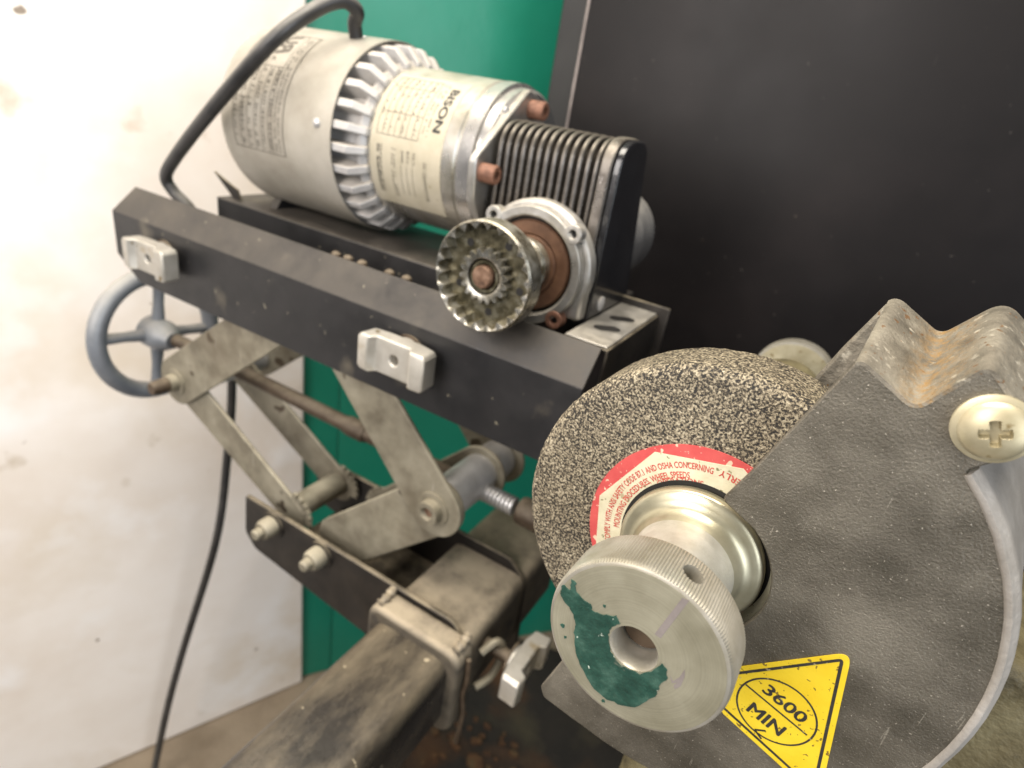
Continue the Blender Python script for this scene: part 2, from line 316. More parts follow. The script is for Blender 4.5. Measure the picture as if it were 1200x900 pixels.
def cut(o, cutters):
    """subtract MB solids (same coordinates as the object's own build) and bake the result"""
    o0 = origin(o)
    for mb in cutters:
        me = bpy.data.meshes.new('cutter'); me.from_pydata([(v[0] - o0.x, v[1] - o0.y, v[2] - o0.z) for v in mb.v], [], mb.f)
        bm = bmesh.new(); bm.from_mesh(me); bmesh.ops.recalc_face_normals(bm, faces=bm.faces); bm.to_mesh(me); bm.free()
        c = bpy.data.objects.new('cutter', me); col.objects.link(c); c.matrix_world = o.matrix_world if o.parent is None else Matrix()
        keep = o.parent; o.parent = None
        md = o.modifiers.new('cut', 'BOOLEAN'); md.object = c; md.operation = 'DIFFERENCE'; md.solver = 'EXACT'
        while o.modifiers[0] != md: o.modifiers.move(len(o.modifiers) - 1, 0)
        others = [x for x in o.modifiers if x != md]
        for x in others: x.show_viewport = False
        lm = o.location.copy(); o.location = (0, 0, 0); c.location = (0, 0, 0)
        dg = bpy.context.evaluated_depsgraph_get(); dg.update()
        new = bpy.data.meshes.new_from_object(o.evaluated_get(dg))
        old = o.data; o.modifiers.remove(md); o.data = new; bpy.data.meshes.remove(old)
        for x in others: x.show_viewport = True
        o.location = lm; o.parent = keep
        bpy.data.objects.remove(c); bpy.data.meshes.remove(me)
        for p in o.data.polygons: p.use_smooth = True
        o.data.set_sharp_from_angle(angle=R(35))
def copy_tree(o, parent=None):
    c = o.copy(); col.objects.link(c); c.parent = parent
    ORG[c] = ORG.get(o, Vector())
    for ch in list(o.children): copy_tree(ch, c)
    return c
def fillet(pts, rad, n=6, closed=True):
    """round the corners of a 2-D polyline; rad a number or one per point"""
    out = []; m = len(pts)
    for i, p in enumerate(pts):
        r = rad[i] if isinstance(rad, (list, tuple)) else rad
        if (not closed and i in (0, m - 1)) or r <= 0: out.append(tuple(p)); continue
        p = Vector(p); a = Vector(pts[i - 1]) - p; b = Vector(pts[(i + 1) % m]) - p
        la, lb = a.length, b.length; a.normalize(); b.normalize()
        ang = a.angle(b); t = min(r / max(math.tan(ang / 2), 1e-3), la * 0.48, lb * 0.48)
        A = p + a * t; B = p + b * t
        for k in range(n + 1):
            u = k / n; q = A * (1 - u) ** 2 + p * 2 * u * (1 - u) + B * u * u; out.append((q.x, q.y))
    return out
def stadium(p, q, r1, r2=None, n=14):
    r2 = r2 or r1; p = Vector(p); q = Vector(q); a = math.atan2(q.y - p.y, q.x - p.x); o = []
    for k in range(n + 1):
        t = a + math.pi / 2 + math.pi * k / n; o.append((p.x + r1 * math.cos(t), p.y + r1 * math.sin(t)))
    for k in range(n + 1):
        t = a - math.pi / 2 + math.pi * k / n; o.append((q.x + r2 * math.cos(t), q.y + r2 * math.sin(t)))
    return o
def circ(c, r, n=32, a0=0, a1=360):
    return [(c[0] + r * math.cos(R(a0 + (a1 - a0) * k / n)), c[1] + r * math.sin(R(a0 + (a1 - a0) * k / n))) for k in range(n if a1 - a0 == 360 else n + 1)]
def smooth_path(pts, n=8):
    P = [Vector(p) for p in pts]; out = []
    for i in range(len(P) - 1):
        a, b, c, d = P[max(i - 1, 0)], P[i], P[i + 1], P[min(i + 2, len(P) - 1)]
        for k in range(n):
            t = k / n
            out.append(0.5 * ((2 * b) + (c - a) * t + (2 * a - 5 * b + 4 * c - d) * t * t + (3 * b - a - 3 * c + d) * t ** 3))
    out.append(P[-1]); return out
def text(s, size, bold=0.0, wide=1.0, shear=0.0):
    """flat lettering as 2-D triangles: (verts, faces, width); cap height is about 0.7*size"""
    cu = bpy.data.curves.new('lettering', 'FONT'); cu.body = s; cu.size = size; cu.shear = shear; cu.resolution_u = 3
    o = bpy.data.objects.new('lettering', cu); col.objects.link(o)
    dg = bpy.context.evaluated_depsgraph_get(); dg.update()
    me = bpy.data.meshes.new_from_object(o.evaluated_get(dg))
    bm = bmesh.new(); bm.from_mesh(me); bmesh.ops.triangulate(bm, faces=bm.faces)
    for _ in range(1): bmesh.ops.subdivide_edges(bm, edges=[e for e in bm.edges if e.calc_length() > size * 0.25], cuts=1)
    bmesh.ops.triangulate(bm, faces=bm.faces)
    bm.verts.ensure_lookup_table()
    v = [(x.co.x * wide, x.co.y) for x in bm.verts]; f = [tuple(k.index for k in q.verts) for q in bm.faces]
    bm.free(); bpy.data.objects.remove(o); bpy.data.curves.remove(cu); bpy.data.meshes.remove(me)
    x0 = min(p[0] for p in v); v = [(p[0] - x0, p[1]) for p in v]
    wd = max(p[0] for p in v)
    if bold:   # heavier strokes: shifted copies, each a hair above the last
        n = len(v); V = []; F = []
        for k, (dx, dy) in enumerate(((0, 0), (bold, 0), (-bold, 0), (0, bold), (0, -bold))):
            V += [(p[0] + dx, p[1] + dy, k * 8e-6) for p in v]; F += [tuple(i + k * n for i in q) for q in f]
        v, f = V, F
    else: v = [(p[0], p[1], 0.0) for p in v]
    return v, f, wd

# ================================================================== setting
fl = obj('floor', MB().box(-1.6, 1.2, -0.6, 2.2, -1.34, -1.30), 'concrete', org=(0, 0.5, -1.3)); tag(fl, None, None, kind='structure')
mt = obj('shade_sheet', MB().prism(fillet([(-0.60, 0.30), (0.75, 0.30), (0.75, 1.45), (-0.40, 1.10), (-0.60, 0.86)], 0.02), -1.2995, -1.288, 'Z'), 'floor_shade', org=(0, 0.7, -1.3))  # added dark sheet that stands for shade on the floor
tag(mt, 'dark dirt-flecked sheet added as shade on the floor below the machines', 'shade sheet')
# white wall panel on the left, running back to the right
t_ = Vector((0.4028, 0.9153)); n_ = Vector((-t_.y, t_.x)); A_ = Vector((-0.9007, 0.3258)); B_ = Vector((-0.7430, 0.6840))
A2 = A_ - t_ * 0.9
wl = obj('wall', MB().prism([tuple(A2), tuple(B_), tuple(B_ + n_ * 0.03), tuple(A2 + n_ * 0.03)], -1.298, 0.9, 'Z'), 'white_paint', bevel=0.004, org=(-0.85, 0.4, -1.3))
tag(wl, None, None, kind='structure')
# green sheet metal cabinet beyond the white panel
gc = root('green_cabinet', 'green painted steel cabinet standing behind the white wall panel and the motor', 'cabinet', (-0.5, 1.0, -1.3))
C1 = Vector((-0.7171, 0.745)); C2 = Vector((-0.381, 1.138)); g_ = (C2 - C1).normalized(); C3 = C1 + g_ * 1.2
B2 = B_ + Vector((-0.012, 0.006))
ng = Vector((-g_.y, g_.x))
obj('side_panel', MB().prism([tuple(B2), tuple(C1), tuple(C1 + n_ * 0.02), tuple(B2 + n_ * 0.02)], -1.297, 0.9, 'Z'), 'green_paint', gc, bevel=0.002)
obj('front_panel', MB().prism([tuple(C1 + ng * 0.001), tuple(C3), tuple(C3 + ng * 0.02), tuple(C1 + ng * 0.024)], -1.297, 0.9, 'Z'), 'green_paint', gc, bevel=0.002)
# black sheet on the right
bp = root('black_panel', 'large matte black steel panel standing behind the gearbox and grinder', 'panel', (0.1, 0.80, -0.47))
obj('sheet', MB().box(-0.377, 0.9, 0.800, 0.803, -0.44, 0.9), 'black_sheet', bp, bevel=0.0008)
obj('edge_strip', MB().box(-0.3805, -0.3772, 0.799, 0.805, -0.44, 0.9), 'edge_metal', bp, bevel=0.0006)
obj('frame', MB().box(-0.418, 0.9, 0.8055, 0.83, -0.46, 0.9), 'black_frame', bp, bevel=0.002)
for px in (0.08, 0.7): obj('leg', MB().box(px, px + 0.04, 0.831, 0.86, -1.287, 0.2), 'black_frame', bp, bevel=0.002)

# brown litter lying on the dark shade sheet
db = MB(); rnd = random.Random(3)
for k in range(240):
    cx, cy = rnd.uniform(-0.42, 0.15), rnd.uniform(0.5, 0.85); s = rnd.uniform(0.003, 0.013) * (1.8 if k % 9 == 0 else 1); a = rnd.uniform(0, 3.1)
    pts = [(cx + s * rnd.uniform(0.6, 1.2) * math.cos(a + q * 1.047), cy + s * rnd.uniform(0.4, 1.0) * math.sin(a + q * 1.047)) for q in range(6)]
    z = -1.2875; db.prism(pts, z, z + rnd.uniform(0.002, 0.008), 'Z')
d = obj('floor_litter', db, 'debris', org=(-0.1, 0.7, -1.29)); tag(d, 'rust-brown litter scattered on the dark shade sheet under the grinder', 'litter', kind='stuff')

# ================================================================== square tube
tb = root('square_tube', 'worn black square steel tube running from the bottom edge back through the bracket', 'tube', (-0.2075, 0.3, -0.515))
sq = fillet([(-0.2475, -0.435), (-0.1675, -0.435), (-0.1675, -0.513), (-0.2475, -0.513)], 0.016, 8)
sqi = fillet([(-0.2435, -0.439), (-0.1715, -0.439), (-0.1715, -0.509), (-0.2435, -0.509)], 0.006, 5)
body = MB().prism(sq, 0.06, 0.535)
obj('tube_wall', body, 'tube_paint', tb, smooth=25)
obj('end_plug', MB().prism(sqi, 0.5345, 0.540), 'bracket_black', tb, bevel=0.002)

# ================================================================== bracket on the tube
br = root('tube_bracket', 'black U-shaped steel bracket clamped on the square tube and holding the scissor jack', 'bracket', (-0.30, 0.39, -0.53))
fp = fillet([(-0.452, -0.4185), (-0.185, -0.4185), (-0.163, -0.437), (-0.158, -0.535), (-0.258, -0.535), (-0.272, -0.502), (-0.440, -0.484), (-0.455, -0.468)], [0.004, 0.01, 0.02, 0.004, 0.01, 0.02, 0.012, 0.012])
obj('front_plate', MB().prism(fp, 0.337, 0.342), 'bracket_black', br, bevel=0.0012)
obj('rear_plate', MB().prism(fp, 0.438, 0.443), 'bracket_black', br, bevel=0.0012)
obj('bottom_web', MB().box(-0.415, -0.262, 0.3425, 0.4375, -0.4815, -0.4765), 'bracket_black', br, bevel=0.001)
# sleeve round the tube inside the bracket and its lip in front
so = fillet([(-0.2515, -0.4305), (-0.1635, -0.4305), (-0.1635, -0.518), (-0.2515, -0.518)], 0.015, 6)
obj('sleeve', MB().prism(so, 0.3425, 0.4375), 'dusty_block', br, bevel=0.0008)
obj('rear_lit_shell', MB().prism(so, 0.4435, 0.520), 'dusty_block', br, bevel=0.002)  # added shell, paler colour puts light on the tube's rear stretch
lo = fillet([(-0.258, -0.4225), (-0.158, -0.4225), (-0.157, -0.522), (-0.257, -0.522)], 0.017, 6)
obj('lip', MB().prism(lo, 0.311, 0.3368), 'dusty_block', br, bevel=0.005, seg=4)
for (x, y) in ((-0.249, 0.326), (-0.166, 0.327)):
    obj('weld_bead', MB().tube(smooth_path([(x, 0.317, -0.424), (x + 0.002, 0.325, -0.4205), (x, 0.335, -0.421)], 5), [0.004 + 0.0012 * math.sin(k * 1.9) for k in range(11)], 10), 'dusty_block', br)
obj('cotter_pin', MB().tube(smooth_path([(-0.1545, 0.322, -0.430), (-0.1530, 0.322, -0.455), (-0.1555, 0.323, -0.475), (-0.1520, 0.323, -0.50), (-0.1540, 0.3235, -0.54)], 5), 0.0022, 8), 'rod_brown', br)
obj('strap', MB().tube(smooth_path([(-0.158, 0.352, -0.452), (-0.150, 0.365, -0.444), (-0.146, 0.372, -0.462), (-0.150, 0.366, -0.490), (-0.158, 0.352, -0.498)], 5), 0.0038, 8), 'dusty_steel', br)
for x in (-0.409, -0.341):      # pivot bolts with nuts
    b = obj('pivot_nut', MB().lathe([(0, -0.016), (0.0088, -0.016), (0.0108, -0.012), (0.0108, 0)], (x, 0.3368, -0.4335), seg=24), 'dusty_steel', br, smooth=30)
    obj('bolt_end', MB().lathe([(0, -0.0245), (0.0045, -0.0245), (0.0058, -0.023), (0.0058, -0.014)], (x, 0.3368, -0.4335), seg=16), 'dusty_steel', b)
    obj('washer', MB().lathe([(0.0145, -0.0022), (0.0145, 0)], (x, 0.3368, -0.4335), seg=24), 'bracket_black', b)

def wing_knob(name, parent, c, axis, label=None):
    """die-cast T knob: body with raised end wings, a hollow middle, a hub and a bore; axis 'Y' faces -y, 'X' faces +x"""
    w2, h2 = 0.0315, 0.0150
    k = MB()
    # outline seen from above the knob (u along the wings, t towards the viewer), extruded over the height
    prof = [(-w2, 0.0065), (-w2 - 0.001, 0.0235), (-w2 + 0.010, 0.0250), (-w2 + 0.014, 0.0185), (w2 - 0.016, 0.0185), (w2 - 0.012, 0.0250), (w2 + 0.001, 0.0240), (w2, 0.0075), (0.016, 0.0045), (-0.016, 0.0045)]
    prof = fillet(prof, 0.0022, 4)
    n = len(prof)
    vs = []
    for (z, sc) in ((-h2, 0.93), (-h2 * 0.80, 1.0), (h2 * 0.80, 1.0), (h2, 0.93)):
        vs += [(u * sc, -(0.0145 + (t - 0.0145) * (sc if t > 0.015 else 1)), z) for u, t in prof]
    fs = [tuple(range(n))[::-1], tuple(3 * n + i for i in range(n))]
    for q in range(3):
        fs += [(q * n + i, q * n + (i + 1) % n, (q + 1) * n + (i + 1) % n, (q + 1) * n + i) for i in range(n)]
    k.add(vs, fs)
    hub = MB().lathe([(0, -0.0085), (0.0135, -0.0085), (0.0140, -0.0080), (0.0145, -0.002), (0.0140, 0)], (0, 0, 0), seg=32)
    bore = MB().lathe([(0, -0.0242), (0.0052, -0.0242), (0.0052, -0.0230)], (0, 0, 0), seg=24)
    def place(mb):
        r = MB(); r.f = list(mb.f)
        r.v = [(c[0] + x, c[1] + y, c[2] + z) if axis == 'Y' else (c[0] - y, c[1] + x, c[2] + z) for x, y, z in mb.v]
        return r
    o = obj(name, place(k), 'cast_alu', parent, bevel=0.0012, smooth=40, label=label)
    cut(o, [place(MB().lathe([(0.0042, -0.05), (0.0042, -0.0088)], (0, 0, 0), seg=20))])
    obj('hub', place(hub), 'cast_alu', o, smooth=40)
    obj('washer', place(MB().lathe([(0.0165, -0.0018), (0.0165, -0.0002)], (0, 0, 0), seg=28)), 'rod_brown', o)
    return o
obj('clamp_screw', MB().lathe([(0.0065, -0.030), (0.0065, 0.012)], (-0.133, 0.368, -0.458), 'X', 16), 'rod_brown', br)
wing_knob('clamp_knob', br, (-0.135, 0.368, -0.458), 'X')

# ================================================================== scissor jack
sj = root('scissor_jack', 'dusty bare-steel scissor jack with a handwheel, carrying the black rail', 'jack', (-0.38, 0.41, -0.46))
Lp, Rp, T1, T2, B1, B3 = (-0.5835, -0.3400), (-0.2290, -0.3290), (-0.405, -0.200), (-0.355, -0.200), (-0.409, -0.4335), (-0.341, -0.4335)
def arm(p, q, y0, y1, r1, r2=None, name='arm'):
    return obj(name, MB().prism(stadium(p, q, r1, r2), y0, y1), 'dusty_steel', sj, bevel=0.001)
arm(Lp, T1, 0.3545, 0.3585, 0.027, 0.024); arm(Rp, T2, 0.3545, 0.3585, 0.028, 0.025)
arm(Lp, T1, 0.4640, 0.4680, 0.027, 0.024); arm(Rp, T2, 0.4640, 0.4680, 0.028, 0.025)
arm(Lp, B1, 0.3600, 0.3640, 0.023, 0.018); arm(Rp, B3, 0.3600, 0.3640, 0.027, 0.027)
arm(Lp, B1, 0.4285, 0.4325, 0.023, 0.020); arm(Rp, B3, 0.4285, 0.4325, 0.027, 0.022)
# folded web joining the two lower right arms
u = (Vector(Rp) - Vector(B3)).normalized(); nn = Vector((-u.y, u.x))
q0 = Vector(B3) + u * 0.02 + nn * -0.0255; q1 = Vector(Rp) - u * 0.03 + nn * -0.0265
obj('web', MB().prism([tuple(q0), tuple(q1), tuple(q1 + nn * 0.0035), tuple(q0 + nn * 0.0035)], 0.3642, 0.4283), 'dusty_steel', sj, bevel=0.001)
# spacer tubes and trunnions
obj('spacer', MB().lathe([(0.0135, 0.3642), (0.0135, 0.4283)], (B1[0], 0, B1[1] + 0.004), seg=28), 'dusty_steel', sj, bevel=0.001)
obj('spacer', MB().lathe([(0.0135, 0.3642), (0.0135, 0.4283)], (B3[0], 0, B3[1] + 0.004), seg=28), 'dusty_steel', sj, bevel=0.001)
obj('trunnion', MB().lathe([(0.0165, 0.3642), (0.0195, 0.370), (0.0195, 0.4639)], (Rp[0], 0, Rp[1]), seg=32), 'bright_steel', sj, bevel=0.001)
obj('trunnion', MB().lathe([(0.0165, 0.3642), (0.0180, 0.370), (0.0180, 0.4639)], (Lp[0], 0, Lp[1]), seg=32), 'bright_steel', sj, bevel=0.001)
for (p, rr) in ((Rp, 0.0105), (Lp, 0.0095)):
    b = obj('pivot_bolt', MB().ring([(rr, -0.010), (rr, 0.0), (0.0045, 0.0), (0.0045, -0.0075), (rr * 0.6, -0.010)], (p[0], 0.3543, p[1]), seg=24), 'dusty_steel', sj, smooth=40)
    obj('washer', MB().lathe([(rr + 0.0055, -0.0015), (rr + 0.0055, 0.0)], (p[0], 0.3543, p[1]), seg=28), 'dusty_steel', b)
    obj('socket', MB().lathe([(0.0046, -0.006), (0.0046, -0.001)], (p[0], 0.3543, p[1]), seg=12), 'rust', b)
obj('pivot_pin', MB().lathe([(0.0065, -0.028), (0.0080, -0.022), (0.0080, -0.010)], (Lp[0], 0.3543, Lp[1]), seg=18), 'rod_brown', sj)
obj('pivot_cap', MB().lathe([(0.0150, 0.0), (0.0150, 0.006), (0.010, 0.012), (0, 0.013)], (Lp[0], 0.4682, Lp[1]), seg=24), 'wheel_grey', sj)
# toothed sectors that mesh above the bracket
for (c, a0) in ((B1, 0), (B3, 90)):
    for k in range(6):
        a = R(a0 + k * 18 - 8); cx, cz = c[0] + 0.0225 * math.cos(a), c[1] + 0.0225 * math.sin(a)
        for (y0, y1) in ((0.360, 0.364), (0.4285, 0.4325)):
            e = Vector((math.cos(a), math.sin(a))) * 0.0045; s_ = Vector((-math.sin(a), math.cos(a))) * 0.0026
            pts = [(cx - e.x - s_.x * 1.5, cz - e.y - s_.y * 1.5), (cx + e.x - s_.x, cz + e.y - s_.y), (cx + e.x + s_.x, cz + e.y + s_.y), (cx - e.x + s_.x * 1.5, cz - e.y + s_.y * 1.5)]
            obj('tooth', MB().prism(pts, y0 + 0.0002, y1 - 0.0002), 'dusty_steel', sj)
# the screw and its handwheel
SY, SZ = 0.412, -0.3345
obj('screw_rod', MB().lathe([(0.0082, -0.70), (0.0082, -0.216)], (0, SY, SZ), 'X', 20), 'rod_brown', sj)
obj('screw_collar', MB().lathe([(0.0095, -0.385), (0.0105, -0.380), (0.0105, -0.362), (0.0095, -0.357)], (0, SY, SZ), 'X', 20), 'rod_brown', sj)
th = []
x = -0.2157
while x < -0.178: th += [(0.0064, x), (0.0090, x + 0.0014), (0.0090, x + 0.0022), (0.0064, x + 0.0036)]; x += 0.0042
obj('thread', MB().lathe(th, (0, SY, SZ), 'X', 20), 'bright_steel', sj, smooth=20)
obj('screw_block', MB().lathe([(0.012, -0.1735), (0.013, -0.171), (0.013, -0.135), (0.010, -0.130)], (0, SY, SZ), 'X', 20), 'rod_brown', sj)
HX = -0.700
ph = 0.1
hw = obj('handwheel_rim', MB().tube([(HX, SY - 0.004 + 0.0720 * math.cos(k * math.pi / 24), SZ + 0.0755 * math.sin(k * math.pi / 24)) for k in range(48)], 0.0105, 14, True), 'wheel_grey', sj)
obj('handwheel_hub', MB().lathe([(0, -0.018), (0.016, -0.018), (0.020, -0.013), (0.020, 0.012), (0.016, 0.020), (0.010, 0.032)], (HX, SY - 0.004, SZ), 'X', 28), 'wheel_grey', hw)
for k in range(4):
    a = R(-7 + 90 * k); e = Vector((0, math.cos(a), math.sin(a))); c = Vector((HX, SY - 0.004, SZ))
    obj('spoke', MB().tube([c + e * 0.012, c + e * 0.04, c + e * 0.070], [0.0085, 0.0062, 0.0070], 10), 'wheel_grey', hw)
obj('crank_stub', MB().lathe([(0.004, 0), (0.0055, 0.003), (0.0055, 0.018), (0.003, 0.021)], (HX + 0.008, SY - 0.004 + 0.020, SZ - 0.0715), 'X', 14), 'dusty_steel', hw)

# ================================================================== front rail
ra = root('mounting_rail', 'long black folded steel rail with two silver T-knobs on its front face', 'rail', (-0.39, 0.355, -0.237))
th_ = 0.003
X0, X1 = -0.658, -0.1195
zb, zf, zt, y0, yt = -0.2365, -0.1692, -0.1438, 0.350, 0.3690
def fold(prof_x):   # profile outer line (y,z)
    pass
f_out = fillet([(y0, zb), (y0, zf), (yt, zt)], [0, 0.003, 0], 5, closed=False)
f_in = fillet([(y0 + th_, zb), (y0 + th_, zf - 0.0008), (yt + 0.0024, zt - 0.0018)], [0, 0.003, 0], 5, closed=False)
def xl(z):   # left end: clipped corners
    if z > zf: return X0 + (z - zf) / (zt - zf) * 0.013
    if z < -0.2135: return X0 + (-0.2135 - z) * 1.55
    return X0
zs = []
lead = [(y0, zb), (y0, -0.2135)] + f_out[1:]
leadi = [(y0 + th_, zb), (y0 + th_, -0.2135)] + f_in[1:]
n = len(lead)
vs = []
for (pr) in (lead, leadi):
    vs += [(xl(z), y, z) for y, z in pr] + [(X1, y, z) for y, z in pr]
fs = []
for i in range(n - 1):
    fs += [(i, i + 1, n + i + 1, n + i), (2 * n + i, 3 * n + i, 3 * n + i + 1, 2 * n + i + 1), (i, 2 * n + i, 2 * n + i + 1, i + 1), (n + i, n + i + 1, 3 * n + i + 1, 3 * n + i)]
fs += [(0, n, 3 * n, 2 * n), (n - 1, 3 * n - 1, 4 * n - 1, 2 * n - 1)]
obj('rail_sheet', MB().add(vs, fs), 'rail_black', ra, bevel=0.0006, smooth=25)
wing_knob('clamp_knob', ra, (-0.5720, 0.3497, -0.1955), 'Y', label='silver T-knob at the left end of the rail')
wing_knob('clamp_knob', ra, (-0.2655, 0.3497, -0.1945), 'Y', label='silver T-knob below the motor pulley')
for x in (-0.377, -0.363, -0.347, -0.317, -0.299):
    obj('stud', MB().lathe([(0.0050, -0.165), (0.0050, -0.1495), (0.0042, -0.1465), (0.002, -0.1447), (0, -0.1445)], (x, 0.3815, 0), 'Z', 14), 'rod_brown', ra)
obj('stud_strip', MB().box(-0.45, -0.25, 0.3745, 0.3885, -0.168, -0.163), 'rod_brown', ra, bevel=0.001)

# ================================================================== motor base
mb_ = root('motor_base', 'black steel channel frame bolted under the gear motor', 'frame', (-0.35, 0.46, -0.19))
ch = [(0.420, -0.185), (0.420, -0.1441), (0.530, -0.1441), (0.530, -0.185), (0.527, -0.185), (0.527, -0.1472), (0.423, -0.1472), (0.423, -0.185)]
obj('channel', MB().prism(ch, -0.588, -0.154, 'X'), 'rail_black', mb_, bevel=0.002, smooth=30)
cr = [(-0.1515, -0.184), (-0.1515, -0.1462), (-0.1160, -0.1462), (-0.1160, -0.184), (-0.1185, -0.184), (-0.1185, -0.1490), (-0.1490, -0.1490), (-0.1490, -0.184)]
cc = obj('cross_channel', MB().prism(cr, 0.3735, 0.506), 'bracket_black', mb_, bevel=0.0012)
obj('top_plate', MB().box(-0.1500, -0.1175, 0.3745, 0.486, -0.1460, -0.1445), 'boss', mb_, bevel=0.0006)
obj('end_lip', MB().box(-0.1515, -0.1080, 0.4870, 0.4905, -0.1835, -0.1385), 'bracket_black', mb_, bevel=0.001)
for y in (0.408, 0.440): obj('slot', MB().prism(stadium((-0.1365, y), (-0.1290, y + 0.006), 0.0055), -0.1444, -0.14415, 'Z'), 'dark', mb_)
obj('cradle', MB().prism([(0.440, -0.1439), (0.450, -0.130), (0.514, -0.130), (0.524, -0.1439)], -0.53, -0.52, 'X'), 'rail_black', mb_)
obj('cradle_tab', MB().prism([(-0.602, -0.1215), (-0.572, -0.1437), (-0.560, -0.1437), (-0.566, -0.1335)], 0.4285, 0.4310), 'bracket_black', mb_)

# ================================================================== gear motor
gm = root('gear_motor', 'silver electric gear motor with finned gearbox and toothed drive cup above the rail', 'motor', (-0.35, 0.482, -0.143))
MY, MZ = 0.482, -0.0575
RC = 0.0845
cowl = obj('fan_cowl', MB().lathe([(0.074, -0.553), (0.079, -0.5505), (0.0825, -0.546), (RC, -0.538), (RC, -0.404), (RC - 0.0012, -0.404), (RC - 0.0012, -0.43)], (0, MY, MZ), 'X', 96), 'cowl', gm, smooth=30)
obj('end_cap', MB().lathe([(0, -0.558), (0.060, -0.558), (0.071, -0.5535), (0.0735, -0.548)], (0, MY, MZ), 'X', 64), 'end_cap', gm)
def cyl(a, x, r):  # point on the motor's skin; a in degrees from the side that faces the camera, upwards
    return (x, MY - r * math.cos(R(a)), MZ + r * math.sin(R(a)))
def patch(x0, x1, a0, a1, r, th=0.0002, na=30):
    m = MB(); vs = []; fs = []
    for rr in (r, r + th):
        for i in range(na + 1):
            a = a0 + (a1 - a0) * i / na
            vs += [cyl(a, x0, rr), cyl(a, x1, rr)]
    k = 2 * (na + 1)
    for i in range(na):
        fs += [(2 * i, 2 * i + 1, 2 * i + 3, 2 * i + 2), (k + 2 * i, k + 2 * i + 2, k + 2 * i + 3, k + 2 * i + 1), (2 * i, 2 * i + 2, k + 2 * i + 2, k + 2 * i), (2 * i + 1, k + 2 * i + 1, k + 2 * i + 3, 2 * i + 3)]
    fs += [(0, k, k + 1, 1), (2 * na, 2 * na + 1, k + 2 * na + 1, k + 2 * na)]
    return m.add(vs, fs)
def ctext(m, s, x, a, r, size, length=None, offset=0.0, shear=0.0, mirror=False):
    """lettering on the cylinder: reads downwards (falling angle), letter tops towards +x; length in metres"""
    v, f, wd = text(s, size, offset, 1.0, shear)
    k = (length / wd) if length else 1.0
    if mirror: v = [(wd - p[0], p[1], p[2]) for p in v]
    m.add([cyl(a - math.degrees(p[0] * k / r), x + p[1], r + p[2]) for p in v], f)
def crow(m, x, a0, a1, r, h, rnd, gap=0.25, word=(0.6, 2.4)):
    """a row of print too small to read: short ticks"""
    a = a0
    while a > a1:
        l = rnd.uniform(*word)
        if rnd.random() > gap:
            e = max(a - l, a1)
            nn_ = max(1, int((a - e) / 0.55))
            for q in range(nn_):
                s0 = a - (a - e) * q / nn_; s1 = s0 - (a - e) / nn_ * 0.62
                hh = h * rnd.uniform(0.6, 1.0)
                m.add([cyl(s0, x, r), cyl(s1, x, r), cyl(s1, x + hh, r), cyl(s0, x + hh, r)], [(0, 1, 2, 3)])
        a -= l + rnd.uniform(0.25, 0.9)
rl = random.Random(11)
# rating plate on the cowl
p1 = obj('rating_plate', patch(-0.527, -0.460, -17, 62, RC + 0.0001), 'cowl', gm)
pr = MB(); RR = RC + 0.00045
for (x0_, x1_, a0, a1) in ((-0.5265, -0.5258, -17, 62), (-0.4612, -0.4605, -17, 62), (-0.5265, -0.4605, -17.0, -16.5), (-0.5265, -0.4605, 61.5, 62), (-0.5265, -0.475, 33.6, 34.0), (-0.5265, -0.502, 12.5, 12.9), (-0.5170, -0.5165, -17, 34), (-0.5075, -0.5070, -17, 34), (-0.4985, -0.4980, -17, 62), (-0.4895, -0.489, -17, 34), (-0.4800, -0.4795, -17, 34), (-0.475, -0.4745, -17, 62)):
    pr.add(*(lambda m: (m.v, m.f))(patch(x0_, x1_, a0, a1, RR, 0.00008)))
for i, x in enumerate((-0.5245, -0.5150, -0.5055, -0.4965, -0.4875, -0.4785)):
    crow(pr, x, 32, -15, RR + 0.0001, 0.0042, rl)
for x in (-0.5245, -0.5150): crow(pr, x, 60, 36, RR + 0.0001, 0.0040, rl)
for x in (-0.4715, -0.4670): crow(pr, x, 58, -15, RR + 0.0001, 0.0028, rl, 0.15)
ctext(pr, 'R', -0.4955, 51.5, RR + 0.0001, 0.0215, 0.0125, 0.0008, 0.25, True)
ctext(pr, 'U', -0.4955, 60.5, RR + 0.0001, 0.0215, 0.0120, 0.0008, -0.25)
ctext(pr, 'c', -0.4945, 40.5, RR + 0.0001, 0.0085, 0.0038, 0.0002)
obj('printing', pr, 'print_grey', p1)
rv = MB()
obj('rivet', MB().lathe([(0.0042, 0), (0.0040, -0.0012), (0.0026, -0.0024), (0, -0.0028)], cyl(7, -0.420, RC - 0.0003), 'Y', 16), 'bright_steel', cowl)
obj('rivet', MB().lathe([(0.0034, 0), (0.0026, 0.0008), (0, 0.0012)], cyl(78, -0.432, RC - 0.0003), 'Z', 16), 'bright_steel', cowl)
